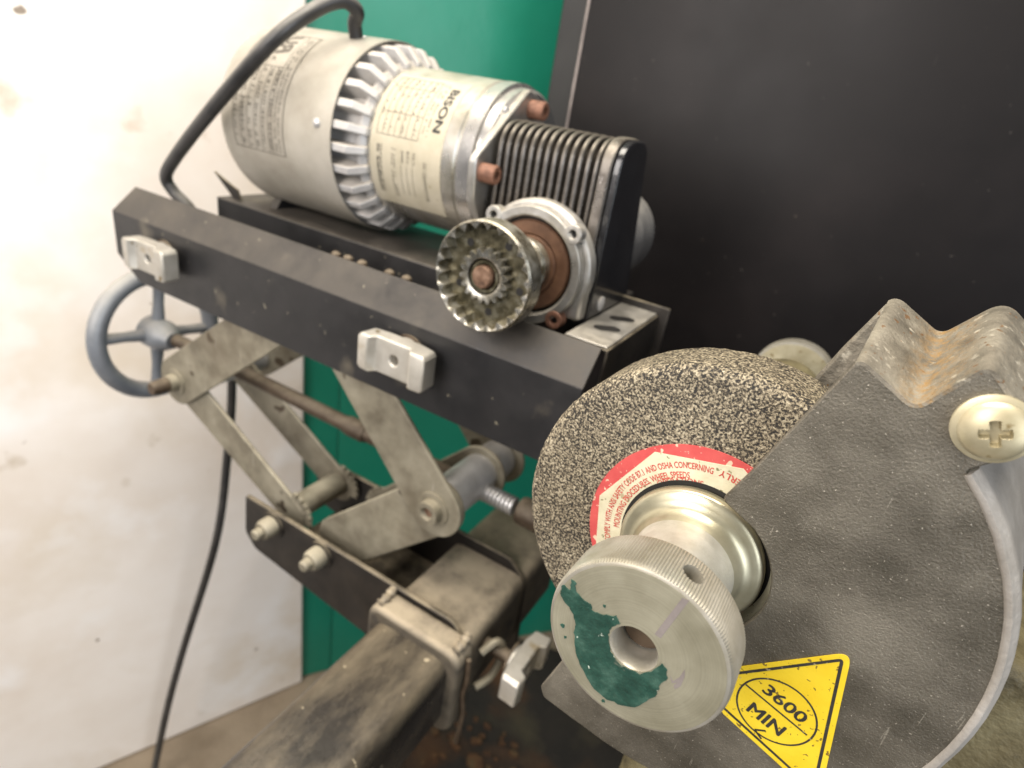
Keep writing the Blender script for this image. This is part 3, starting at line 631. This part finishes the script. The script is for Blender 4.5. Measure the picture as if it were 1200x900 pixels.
# heat sink fins
fin = [(-0.425, 0.0655), (-0.3775, 0.0655), (-0.3775, 0.0700), (-0.3890, 0.0815), (-0.425, 0.0815)]
fm = None
NF = 28
for k in range(NF):
    a = R(360 * k / NF + 4)
    if fm is None:
        o = obj('fin', MB().prism([(x + 0.35, r) for x, r in fin], -0.0034, 0.0034), 'fin_white', gm, bevel=0.0009)
        o.data.transform(Matrix.Translation((0, ORG[gm].y, ORG[gm].z)) @ Matrix.Translation((ORG[gm].x, 0, 0)))
        fm = o
    else:
        o = fm.copy(); col.objects.link(o); o.parent = gm
    o.location = (0, 0, MZ - ORG[gm].z); o.rotation_euler = (a, 0, 0)
obj('fin_core', MB().lathe([(0.0, -0.44), (0.0652, -0.44), (0.0652, -0.388)], (0, MY, MZ), 'X', 64), 'fin_white', gm)
obj('collar_ring', MB().lathe([(0.0655, -0.3878), (0.0700, -0.3872), (0.0700, -0.3835), (0.0672, -0.3815), (0.066, -0.380)], (0, MY, MZ), 'X', 96), 'fin_white', gm)
# zinc plated can with its paper label
CR = 0.0665
obj('motor_can', MB().lathe([(0.0, -0.3798), (0.0652, -0.3798), (CR, -0.3785), (CR, -0.2900), (CR - 0.0012, -0.2885), (CR - 0.0012, -0.2868)], (0, MY, MZ), 'X', 96), 'zinc', gm, smooth=30)
obj('end_bell', MB().lathe([(CR - 0.0008, -0.2868), (CR + 0.0003, -0.2855), (CR + 0.0003, -0.2735), (CR - 0.0030, -0.2725), (CR - 0.0032, -0.2650), (CR - 0.0060, -0.2620), (0, -0.2618)], (0, MY, MZ), 'X', 96), 'bell', gm, smooth=28)
p2 = obj('paper_label', patch(-0.3755, -0.3010, -42, 62, CR + 0.0001), 'paper_cream', gm)
pr = MB(); RR = CR + 0.00045
for i in range(8):
    x = -0.3700 + i * 0.0062; pr.add(*(lambda m: (m.v, m.f))(patch(x, x + 0.00035, 10 if i else 10, 57, RR, 0.00008)))
for a in (10, 26, 47, 57): pr.add(*(lambda m: (m.v, m.f))(patch(-0.3700, -0.3263, a, a + 0.35, RR, 0.00008)))
for i in range(7): crow(pr, -0.3690 + i * 0.0062, 55, 12, RR + 0.0001, 0.0022, rl, 0.68, (0.6, 1.6))
for x in (-0.3235, -0.3195): crow(pr, x, 56, 14, RR + 0.0001, 0.0020, rl, 0.3)
for x in (-0.3490, -0.3515): crow(pr, x, 2, -33, RR + 0.0001, 0.0017, rl, 0.15)
for x, w_ in ((-0.3415, 'AMPS'), (-0.3355, 'BLACK'), (-0.3295, 'VOLTS')):
    ctext(pr, w_, x, 2, RR + 0.0001, 0.0042, 0.0100); pr.add(*(lambda m: (m.v, m.f))(patch(x, x + 0.0003, -30, -8, RR, 0.00008)))
ctext(pr, 'DC GEARMOTOR', -0.3180, -3, RR + 0.0001, 0.0048, 0.0330)
obj('printing', pr, 'print_grey', p2)
pr = MB()
ctext(pr, 'BISON', -0.3140, 52.5, RR + 0.0001, 0.0105, 0.0400, 0.00035)
obj('heading', pr, 'print_black', p2); pr = MB()
for x, h_ in ((-0.3675, 0.0035), (-0.3635, 0.0016)): crow(pr, x, 3, -32, RR + 0.0001, h_, rl, 0.04, (1.5, 3.5))
obj('bold_row', pr, 'print_black', p2)
# triangular flange that bolts the gearbox on, with rusty cap screws
tri = fillet([(0.462, 0.006), (0.478, 0.000), (0.520, -0.050), (0.515, -0.125), (0.440, -0.128), (0.398, -0.078), (0.395, -0.046)], 0.008, 4)
obj('gearbox_flange', MB().prism(tri, -0.2617, -0.2550, 'X'), 'boss', gm, bevel=0.0015)
for (y, z) in ((0.4665, -0.0085), (0.4055, -0.0560)):
    b = obj('cap_screw', MB().ring([(0.0072, 0.0), (0.0072, 0.012), (0.0062, 0.0135), (0.0036, 0.0135), (0.0036, 0.006), (0.0036, 0.0)], (-0.2549, y, z), 'X', 24), 'rust_orange', gm, smooth=40)
    obj('socket', MB().lathe([(0.0036, 0.001), (0.0036, 0.005)], (-0.2549, y, z), 'X', 6), 'rust', b)
obj('small_bolt', MB().lathe([(0.003, 0), (0.003, 0.002), (0.0015, 0.003)], (-0.2619, 0.4385, -0.0120), 'X', 12), 'bright_steel', gm)
# finned gear case
def case_outline(d=0.0, top=-0.0165):
    return fillet([(0.412 + d, -0.144), (0.412 + d, top - d), (0.462 - d, top - d), (0.500 - d, -0.144)], [0.002, 0.028, 0.018, 0.002], 8)
obj('case_core', MB().prism(case_outline(0.0085), -0.2514, -0.160, 'X'), 'rib', gm)
rib0 = None
for k in range(13):
    x = -0.2465 + k * 0.00655
    if rib0 is None: rib0 = obj('case_fin', MB().prism(case_outline(0.0), x - 0.0017, x + 0.0017, 'X'), 'rib', gm, bevel=0.0014, smooth=30)
    else:
        o = rib0.copy(); col.objects.link(o); o.parent = gm; o.location = (k * 0.00655, 0, 0)
obj('end_frame', MB().prism(case_outline(-0.0015), -0.1645, -0.1560, 'X'), 'rib', gm, bevel=0.0016, seg=3, smooth=30)
obj('end_plate', MB().prism(case_outline(0.0012, -0.0150), -0.1559, -0.1500, 'X'), 'gear_black', gm, bevel=0.0026, seg=3, smooth=30)
obj('case_skirt', MB().box(-0.2514, -0.1617, 0.4085, 0.5000, -0.144, -0.118), 'gear_black', gm, bevel=0.002)
obj('case_bolt', MB().lathe([(0.0058, 0), (0.0058, 0.0012), (0.0035, 0.0022), (0, 0.0022)], (-0.1499, 0.4330, -0.1345), 'X', 18), 'fin_white', gm)
# bearing boss and its cover ring
BX, BZ = -0.1975, -0.1110
arch = circ((BX, BZ), 0.0475, 30, -15, 195) + [(BX - 0.046, -0.143), (BX + 0.046, -0.143)]
obj('boss', MB().prism(arch, 0.3990, 0.4118), 'boss', gm, bevel=0.003, seg=3, smooth=30)
ring_ = MB().ring([(0.0430, 0.3905), (0.0430, 0.3988), (0.0355, 0.3988), (0.0355, 0.3925), (0.0365, 0.3905)], (BX, 0, BZ), seg=72)
cr_ = obj('cover_ring', ring_, 'boss', gm, bevel=0.0008)
for a in (138, 44, -48, -132):
    ex, ez = BX + 0.0445 * math.cos(R(a)), BZ + 0.0445 * math.sin(R(a))
    e = obj('ear', MB().ring([(0.0068, 0.3895), (0.0068, 0.3988), (0.0030, 0.3988), (0.0030, 0.3895)], (ex, 0, ez), seg=22), 'boss' if a > -40 or a < -60 else 'rust_orange', cr_, bevel=0.0006)
    obj('ear_hole', MB().lathe([(0.0030, 0.3935), (0.0030, 0.3980)], (ex, 0, ez), seg=16), 'dark', e)
obj('seal_groove', MB().lathe([(0, 0.3965), (0.0356, 0.3965), (0.0356, 0.3986)], (BX, 0, BZ), seg=64), 'dark', gm)
obj('bearing_seal', MB().lathe([(0, 0.3925), (0.0215, 0.3925), (0.0225, 0.3940), (0.0240, 0.3928), (0.0320, 0.3928), (0.0332, 0.3945), (0.0332, 0.3963)], (BX, 0, BZ), seg=64), 'seal_brown', gm)
obj('rear_boss', MB().lathe([(0.020, 0.5450), (0.036, 0.5550), (0.040, 0.5510), (0.040, 0.5150), (0.043, 0.5120), (0.043, 0.4600)], (BX + 0.003, 0, -0.100), seg=56), 'bell', gm, smooth=30)
# toothed drive cup
PX, PZ, PY = -0.1990, -0.1105, 0.3310
dc = obj('drive_hub', MB().lathe([(0.0150, PY + 0.0165), (0.0255, PY + 0.0184), (0.0265, PY + 0.021), (0.0245, PY + 0.040), (0.0215, PY + 0.043), (0.0180, PY + 0.045), (0.0180, PY + 0.054), (0.0200, PY + 0.055), (0.0200, PY + 0.0612)], (PX, 0, PZ), seg=48), 'chrome_old', gm, smooth=30)
RO = 0.0372
NT = 22; SEG = NT * 8
def teeth_in(i, r):
    return r
prof_out = [(RO - 0.0012, PY), (RO, PY + 0.0014), (RO, PY + 0.0150), (RO - 0.004, PY + 0.0180), (0.020, PY + 0.0183), (0.020, PY + 0.0135)]
def inner(i, r):
    if r < 0.030: return r
    if r > RO - 0.0013: return r
    t = (i % 8) / 8.0
    return r - 0.0040 * max(0.0, 1 - abs(t - 0.5) * 2.8)
cup = MB().ring(prof_out + [(RO - 0.0026, PY + 0.0135), (RO - 0.0020, PY + 0.0006)], (PX, 0, PZ), seg=SEG, rfun=inner)
obj('cup_rim', cup, 'chrome_old', dc, smooth=40)
obj('cup_floor', MB().lathe([(0, PY + 0.0105), (0.0348, PY + 0.0105), (0.0348, PY + 0.0134)], (PX, 0, PZ), seg=48), 'oily', dc)
for k in range(5):
    a = R(72 * k + 62); obj('floor_hole', MB().lathe([(0, PY + 0.01025), (0.0027, PY + 0.01025), (0.0027, PY + 0.0107)], (PX + 0.0252 * math.cos(a), 0, PZ + 0.0252 * math.sin(a)), seg=14), 'dark', dc)
def gear(i, r):
    t = (i % 8) / 8.0
    return r if r < 0.0175 else r - 0.0034 * min(1.0, max(0.0, abs(t - 0.5) * 3.2 - 0.45))
obj('inner_gear', MB().ring([(0.0186, PY + 0.0030), (0.0190, PY + 0.0036), (0.0190, PY + 0.0104), (0.0122, PY + 0.0104), (0.0122, PY + 0.0034), (0.0128, PY + 0.0030)], (PX, 0, PZ), seg=8 * 18, rfun=gear), 'chrome_old', dc, smooth=40)
obj('retaining_ring', MB().ring([(0.0108, PY + 0.0046), (0.0108, PY + 0.0104), (0.0088, PY + 0.0104), (0.0088, PY + 0.0046)], (PX, 0, PZ), seg=36), 'oily', dc)
obj('shaft_end', MB().lathe([(0, PY + 0.0005), (0.0066, PY + 0.0005), (0.0078, PY + 0.0020), (0.0078, PY + 0.0149)], (PX, 0, PZ), seg=32), 'rust', dc)

# ================================================================== motor cord
cp = [(-0.436, 0.460, 0.018), (-0.4355, 0.455, 0.0330), (-0.4289, 0.450, 0.0430), (-0.4335, 0.438, 0.0482), (-0.4439, 0.420, 0.0385), (-0.4579, 0.392, 0.0136), (-0.4941, 0.383, -0.021), (-0.5496, 0.384, -0.0648), (-0.6074, 0.390, -0.1091), (-0.6339, 0.3955, -0.1325), (-0.6300, 0.4005, -0.1480), (-0.6080, 0.408, -0.170), (-0.6180, 0.448, -0.248), (-0.6774, 0.492, -0.4218), (-0.6979, 0.492, -0.5596), (-0.7088, 0.470, -0.7183), (-0.762, 0.430, -0.9626), (-0.783, 0.400, -1.1068), (-0.7926, 0.372, -1.2350), (-0.780, 0.345, -1.2935), (-0.74, 0.30, -1.2935)]
o = obj('power_cord', MB().tube(smooth_path(cp, 8), 0.0062, 14), 'cable', org=(-0.6, 0.42, -1.29))
tag(o, 'black power cord arching from the motor top and hanging down by the white wall', 'cord')

# ================================================================== grinder (built about its own spindle: local y runs along the spindle away from the viewer)
gr = root('bench_grinder', 'bench grinder with coarse grey grinding wheel, hammered grey guard and knurled knob in the foreground', 'grinder', (-0.0127, 0.2126, -0.1519), rot=(-0.0453, 0, -0.0324))
mm = lambda pts: [(a / 1000.0, b / 1000.0) for a, b in pts]
# wheel, slightly worn at its corners
rw = random.Random(5)
prof = [(0.012, 0.0), (0.0708, 0.0), (0.0735, 0.0006), (0.0752, 0.0022), (0.0760, 0.0052), (0.0760, 0.0310), (0.0752, 0.0342), (0.0735, 0.0356), (0.012, 0.0357)]
wob = [1 + rw.uniform(-0.0018, 0.0018) for _ in range(240)]
wh = obj('grinding_wheel', MB().ring(prof, (0, 0, 0), seg=240, rfun=lambda i, r: r * (wob[i] if r > 0.07 else 1)), 'abrasive', gr, smooth=60)
lb = obj('wheel_label', MB().ring([(0.0445, -0.0001), (0.0445, -0.0005), (0.013, -0.0005), (0.013, -0.0001)], (0, 0, 0), seg=96), 'paper_red', wh)
oc = [(0.0424 * math.cos(R(174 - 47 * k)), 0.0424 * math.sin(R(174 - 47 * k))) for k in range(7)]
oc.append((0.0424 * math.cos(R(174 - 47 * 7 + 2)), 0.0424 * math.sin(R(174 - 47 * 7 + 2))))
obj('label_centre', MB().prism(oc, -0.00075, -0.00052), 'paper_wheel', wh)
def arc_text(m, s, r, a0, a1, size, y, bold=0.0):
    """lettering along an arc; a1 > a0 turns the letters' tops inwards"""
    v, f, wd = text(s, size, bold)
    k = (R(abs(a0 - a1)) * r) / wd; sg = 1 if a0 > a1 else -1
    m.add([((r + sg * p[1]) * math.cos(R(a0) - sg * p[0] * k / r), y - p[2], (r + sg * p[1]) * math.sin(R(a0) - sg * p[0] * k / r)) for p in v], f)
tx = MB()
arc_text(tx, 'COMPLY WITH ANSI SAFETY CODE B7.1 AND OSHA CONCERNING', 0.0349, 204, 93.5, 0.0037, -0.00082, 0.00007)
arc_text(tx, 'MOUNTING PROCEDURES, WHEEL SPEEDS', 0.0308, 191, 108, 0.0037, -0.00082, 0.00007)
arc_text(tx, 'PROPERLY', 0.0378, 62, 90, 0.0037, -0.00082, 0.00007)
arc_text(tx, 'OPERATIONS', 0.0284, 134, 98, 0.0034, -0.00082, 0.00005)
obj('label_lettering', tx, 'print_red', wh)
# flange, hub and spindle
fl_ = obj('flange', MB().lathe([(0.0150, -0.0012), (0.0272, -0.0012), (0.0283, -0.0025), (0.0283, -0.0062), (0.0277, -0.0070), (0.0262, -0.0078), (0.0246, -0.0082), (0.0228, -0.0088), (0.0212, -0.0104), (0.0203, -0.0130), (0.0195, -0.0150)], (0, 0, 0), seg=80), 'flange', gr, smooth=50)
obj('blotter', MB().lathe([(0.0150, -0.0007), (0.0298, -0.0007), (0.0298, -0.0012), (0.0150, -0.0012)], (0, 0, 0), seg=64), 'dark', gr)
obj('spindle_hub', MB().lathe([(0.0195, -0.0145), (0.0196, -0.0400), (0.0200, -0.0480)], (0, 0, 0), seg=80), 'hub', gr)
obj('spindle', MB().lathe([(0.0066, -0.0560), (0.0066, 0.300)], (0, 0, 0), seg=28), 'rod_brown', gr)
# knurled knob
NK = 185
def knurl(i, r): return r - (0.00036 if (i % 2) else 0) if r > 0.0297 else r
def knob(name, y, flip):
    s = -1 if flip else 1
    P = [(0.0073, 0.0), (0.0073 + 0.0010, -0.0012 + 0.0), (0.0285, 0.0), (0.0294, 0.0004), (0.0300, 0.0016), (0.0302, 0.0026), (0.0302, 0.0172), (0.0296, 0.0182), (0.0200, 0.0183), (0.0073, 0.0183)]
    P = [(0.0073, 0.0014), (0.0082, 0.0)] + P[2:]
    return MB().ring([(r, y + s * t) for r, t in P], (0, 0, 0), seg=2 * NK, rfun=knurl)
kn = obj('clamp_knob', knob('k', -0.0661, False), 'knob_rim', gr, smooth=30)
bore = MB(); hx, hz = 0.0082, 0.0292; e = Vector((hx, hz)).normalized()
for t in range(2):
    rr = 0.040 if t else 0.0130
    for q in range(20):
        a = 2 * math.pi * q / 20; u, v = 0.0035 * math.cos(a), 0.0035 * math.sin(a)
        bore.v.append((e.x * rr - e.y * u, -0.0565 + v, e.y * rr + e.x * u))
bore.f = [(q, (q + 1) % 20, 20 + (q + 1) % 20, 20 + q) for q in range(20)] + [tuple(range(20))[::-1], tuple(range(20, 40))]
cut(kn, [bore])
obj('knob_face', MB().ring([(0.0080, -0.06618), (0.0284, -0.06618), (0.0284, -0.0658), (0.0080, -0.0658)], (0, 0, 0), seg=96), 'turned', kn, smooth=30)
paint = mm([(-27.6, 5.5), (-27.4, 9.0), (-24.7, 8.4), (-25.1, 12.6), (-23.3, 12.4), (-22.8, 9.6), (-20.3, 7.9), (-16.5, 7.5), (-15.6, 5.3), (-12.1, 6.1), (-8.0, 8.5), (-6.4, 6.6), (-8.6, 2.8), (-8.5, -0.9), (-6.4, -5.6), (-2.0, -8.2), (4.2, -7.4), (8.0, -3.0), (9.4, 0.9), (11.0, 0.2), (12.3, -2.7), (11.1, -7.6), (10.8, -11.9), (8.4, -16.9), (6.3, -20.8), (2.2, -23.1), (-2.5, -24.3), (-7.3, -23.4), (-11.0, -20.9), (-14.5, -17.2), (-17.5, -12.1), (-19.3, -6.3), (-20.0, -1.7), (-22.5, 1.6), (-25.6, 3.5)])
pp = []
for i, p in enumerate(paint):
    q = paint[(i + 1) % len(paint)]
    for k in range(4):
        t = k / 4; pp.append((p[0] * (1 - t) + q[0] * t + rw.uniform(-0.0003, 0.0003), p[1] * (1 - t) + q[1] * t + rw.uniform(-0.0003, 0.0003)))
obj('paint_smear', MB().prism(pp, -0.06650, -0.06619), 'paint_green', kn, bevel=0.0001, label='dark green paint smear on the knob face')
for (fx, fz_, fr) in ((-23.6, -6.5, 0.9), (-21.8, -10.5, 0.6), (-12.5, 9.6, 0.7), (-3.5, -26.2, 0.6), (6.5, 2.0, 0.0)):
    if fr: obj('paint_fleck', MB().prism([((fx + fr * rw.uniform(0.5, 1.2) * math.cos(q * 0.785)) / 1000, (fz_ + fr * rw.uniform(0.5, 1.5) * math.sin(q * 0.785)) / 1000) for q in range(8)], -0.06640, -0.06619), 'paint_green', kn)
obj('scribe_mark', MB().prism(mm([(8.2, 26.5), (10.2, 26.7), (6.5, 9.3), (4.4, 9.5)]), -0.06625, -0.06619), 'edge_metal', kn)
obj('scratch_mark', MB().prism(mm([(12.6, -1.6), (14.1, -3.0), (15.3, -0.4), (15.9, 3.4), (16.6, 0.9), (16.6, -3.2), (15.4, -5.5), (14.6, -4.4), (15.4, -2.6), (14.0, -4.0)]), -0.06624, -0.06619), 'edge_metal', kn)
k2 = obj('far_knob', knob('k', 0.292, True), 'knob_rim', gr, smooth=30)
obj('far_face', MB().ring([(0.0080, 0.2734), (0.0283, 0.2734), (0.0283, 0.2737), (0.0080, 0.2737)], (0, 0, 0), seg=96), 'screw_brass', k2)
obj('spindle_housing', MB().lathe([(0.0200, 0.0530), (0.0260, 0.0545), (0.0260, 0.2350), (0.0200, 0.2370)], (0, 0, 0), seg=48), 'pedestal', gr)
obj('pedestal', MB().prism(fillet([(-0.012, -0.015), (0.075, -0.015), (0.098, -0.12), (0.100, -1.14), (0.010, -1.14), (-0.002, -0.14)], 0.02), 0.060, 0.225), 'pedestal', gr, bevel=0.006)
obj('side_casting', MB().prism(fillet([(0.085, -0.030), (0.150, -0.038), (0.215, -0.075), (0.225, -0.30), (0.085, -0.34)], [0.01, 0.02, 0.03, 0.02, 0.01]), 0.085, 0.205), 'pedestal', gr, bevel=0.008, seg=3)
# guard: front plate
hole = [(0.0312 * math.cos(R(a)), 0.0312 * math.sin(R(a))) for a in range(-122, 62, 8)]
tipseq = [(0.0060, 0.0306), (0.0050, 0.0322)]
zig = fillet(mm([(10.0, 45.0), (27.2, 95.6), (46.2, 86.0), (57.9, 104.4), (76.5, 88.5), (75.5, 83.5), (65.0, 72.8), (68.6, 69.2)]), [0, 0.0028, 0.0030, 0.0032, 0.0020, 0.002, 0.0012, 0], 6, closed=False)
arcp = mm([(72.2, 65.8), (75.4, 62.0), (79.6, 56.8), (83.3, 50.9), (86.9, 45.2), (89.9, 39.0), (92.5, 32.8), (94.6, 26.2), (96.5, 19.3), (97.9, 12.3), (98.9, 4.4), (99.4, -3.8), (99.3, -12), (98.6, -20.4), (97.2, -29.5)])
arcp += [(-0.003 + 0.1035 * math.cos(R(a)), -0.006 + 0.1048 * math.sin(R(a))) for a in range(-20, -99, -6)]
lowp = fillet(mm([(-22.8, -109.6), (-39.5, -108.0), (-42.2, -103.0), (-35.0, -79.0), (-24.0, -40.0)]), [0, 0.0035, 0.004, 0.0, 0], 6, closed=False)
outline = tipseq + zig + arcp + lowp + hole
gp = obj('guard_plate', MB().prism(outline, -0.0100, -0.0072), 'guard_grey', gr, bevel=0.0007, smooth=30, label='hammered dark grey guard side plate')
# bright worn edge along the cut
edge_pts = [(0.0062, 0.0303), (0.0053, 0.0320), (0.0100, 0.0450), (0.0262, 0.0925)]
# rolled band round the outside of the guard
bandp = mm([(65.8, 72.0)]) + [zig[-1]] + arcp[:-4]
def offset_line(P, d):
    o = []
    for i, p in enumerate(P):
        a = Vector(P[max(i - 1, 0)]); b = Vector(P[min(i + 1, len(P) - 1)]); t = (b - a).normalized(); o.append((p[0] - t.y * d, p[1] + t.x * d))
    return o
def strip(P, prof, name, m, bev=0):
    """sweep a small (outward offset, y) profile along an outline"""
    n = len(P); rows_ = []
    for d, y in prof:
        a_, b_ = offset_line(P, d), offset_line(P, d + 0.010)
        k_ = [max(0.0, min(1.0, (y + 0.002) / 0.052)) * (0.35 + 1.5 * max(0.0, 1 - i / (n * 0.40))) for i in range(n)]
        rows_.append([(p[0] + (q[0] - p[0]) * t, p[1] + (q[1] - p[1]) * t) for p, q, t in zip(a_, b_, k_)]); k = len(prof); vs = []; fs = []
    for r, (d, y) in zip(rows_, prof): vs += [(x, y, z) for x, z in r]
    for j in range(k):
        j2 = (j + 1) % k
        for i in range(n - 1): fs.append((j * n + i, j * n + i + 1, j2 * n + i + 1, j2 * n + i))
    fs += [tuple(j * n for j in range(k)), tuple(j * n + n - 1 for j in range(k))[::-1]]
    return obj(name, MB().add(vs, fs), m, gr, smooth=50)
strip(bandp, [(-0.0012, -0.01005), (-0.0004, -0.0108), (0.0008, -0.0108), (0.0014, -0.0100), (0.0018, -0.0092), (0.0028, -0.0084), (0.0036, -0.0060), (0.0039, -0.0020), (0.0044, 0.0500), (0.0020, 0.0500), (0.0016, -0.0020), (0.0010, -0.0066), (-0.0012, -0.0071)], 'guard_band', 'guard_rim')
# zigzag spark deflector between the front and back plates
fz = fillet(mm([(20.0, 74.0), (27.2, 95.9), (46.2, 86.3), (57.9, 104.8), (77.0, 88.5)]), [0, 0.0032, 0.0034, 0.0036, 0], 8, closed=False)
bz = fillet(mm([(22.5, 85.0), (31.4, 109.6), (50.8, 99.4), (64.2, 117.0), (86.0, 101.0)]), [0, 0.0050, 0.0042, 0.0068, 0], 8, closed=False)
fz, bz = fz[3:], bz[3:]
def sheet(F, B, yf, yb, th, ny=7):
    n = len(F); vs = []; fs = []
    Fi, Bi = offset_line(F, -th), offset_line(B, -th)
    for (P, Q) in ((F, B), (Fi, Bi)):
        for j in range(ny):
            t = j / (ny - 1); y = yf + (yb - yf) * t
            for p, q in zip(P, Q): vs.append((p[0] * (1 - t) + q[0] * t, y, p[1] * (1 - t) + q[1] * t))
    S = n * ny
    for s0 in (0, S):
        for j in range(ny - 1):
            for i in range(n - 1): fs.append((s0 + j * n + i, s0 + j * n + i + 1, s0 + (j + 1) * n + i + 1, s0 + (j + 1) * n + i))
    for i in range(n - 1):
        fs.append((i, i + 1, S + i + 1, S + i)); a = (ny - 1) * n; fs.append((a + i, a + i + 1, S + a + i + 1, S + a + i))
    for j in range(ny - 1):
        for e_ in (0, n - 1): fs.append((j * n + e_, (j + 1) * n + e_, S + (j + 1) * n + e_, S + j * n + e_))
    return MB().add(vs, fs)
sd = obj('spark_deflector', sheet(fz, bz, -0.0102, 0.0500, 0.0012), 'deflector', gr, smooth=40, label='rusty tan zigzag spark deflector along the top of the guard')
bo = mm([(0.0, 20.0), (9.0, 44.0), (22.6, 85.4), (30.6, 106.0)]) + [(p[0] * 0.99, p[1] - 0.0022) for p in bz[4:-1]] + mm([(84, 97), (100, 30), (104, -20), (60, -90), (0, -108), (-20, -60)])
obj('back_plate', MB().prism(bo, 0.0455, 0.0497), 'deflector', gr, bevel=0.0012)
# washer and cross-head screw of the guard
SX, SZ2 = 0.0655, 0.0876
obj('screw_washer', MB().lathe([(0.0102, -0.0101), (0.0102, -0.0112), (0.0095, -0.0116), (0.004, -0.0116)], (SX, 0, SZ2), seg=40), 'screw_brass', gr)
vs = []; fs = []; nr, na = 26, 72
for i in range(nr + 1):
    r = 0.0086 * i / nr
    for k in range(na):
        a = 2 * math.pi * k / na; x, z = r * math.cos(a), r * math.sin(a)
        h = 0.0040 * math.sqrt(max(0.0, 1 - (r / 0.0088) ** 2)) + 0.0006
        c_, s_ = math.cos(R(22)), math.sin(R(22)); u_, v_ = x * c_ + z * s_, -x * s_ + z * c_
        wgt = 0.00095; L_ = 0.0038
        inn = max(min(1, (wgt + 0.00025 - abs(u_)) / 0.0003) * min(1, (L_ - abs(v_)) / 0.0005), min(1, (wgt + 0.00025 - abs(v_)) / 0.0003) * min(1, (L_ - abs(u_)) / 0.0005)) if (min(abs(u_), abs(v_)) < wgt + 0.00025 and max(abs(u_), abs(v_)) < L_) else 0
        h -= 0.0044 * max(0, inn)
        vs.append((SX + x, -0.0116 - h, SZ2 + z))
for i in range(nr):
    for k in range(na): fs.append((i * na + k, i * na + (k + 1) % na, (i + 1) * na + (k + 1) % na, (i + 1) * na + k))
fs.append(tuple(nr * na + k for k in range(na)))
obj('guard_screw', MB().add(vs, fs), 'screw_brass', gr, smooth=50)
# yellow speed sticker
st = obj('warning_sticker', MB().prism(fillet(mm([(61.8, -3.0), (13.4, -51.2), (75.2, -71.1)]), 0.0032, 8), -0.01028, -0.01003), 'sticker_yellow', gr, label='yellow triangular speed sticker')
pk = MB(); YS = -0.01036
def loop(P, w_):
    ins = offset_line(P + P[:2], w_)[:len(P) + 2]; n = len(P)
    Q = [ins[i] if 0 < i < n else ins[n] for i in range(n)]
    pk.add([(x, YS, z) for x, z in P] + [(x, YS, z) for x, z in Q], [(i, (i + 1) % n, n + (i + 1) % n, n + i) for i in range(n)])
tri_in = fillet(mm([(60.6, -6.6), (17.3, -50.3), (72.6, -68.2)]), 0.0014, 6)
loop(tri_in, 0.0011)
el = [(0.0495 + 0.0145 * math.cos(R(k * 6)), -0.0433 + 0.0145 * math.sin(R(k * 6))) for k in range(60)]
loop(el, 0.0007)
def line(p, q, w_):
    p, q = Vector(p), Vector(q); t = (q - p).normalized(); nrm = Vector((-t.y, t.x)) * w_ / 2
    pk.add([(v.x, YS - 0.00002, v.y) for v in (p - nrm, q - nrm, q + nrm, p + nrm)], [(0, 1, 2, 3)])
line((0.0366, -0.0387), (0.0618, -0.0456), 0.0007)
line((0.0493, -0.0588), (0.0459, -0.0564), 0.0008); line((0.0459, -0.0564), (0.0494, -0.0541), 0.0008)
def flat(s, org_, ang, length, size, off):
    v, f, wd = text(s, size, off); k = length / wd; c_, s_ = math.cos(R(ang)), math.sin(R(ang))
    pk.add([(org_[0] + (p[0] * k) * c_ - p[1] * s_, YS - 0.00004 - p[2], org_[1] + p[0] * k * s_ + p[1] * c_) for p in v], f)
flat('3600', (0.0424, -0.0376), -15.6, 0.0166, 0.0072, 0.00016)
flat('MIN', (0.0404, -0.0498), -13.5, 0.0138, 0.0080, 0.00022)
obj('sticker_print', pk, 'sticker_black', st)
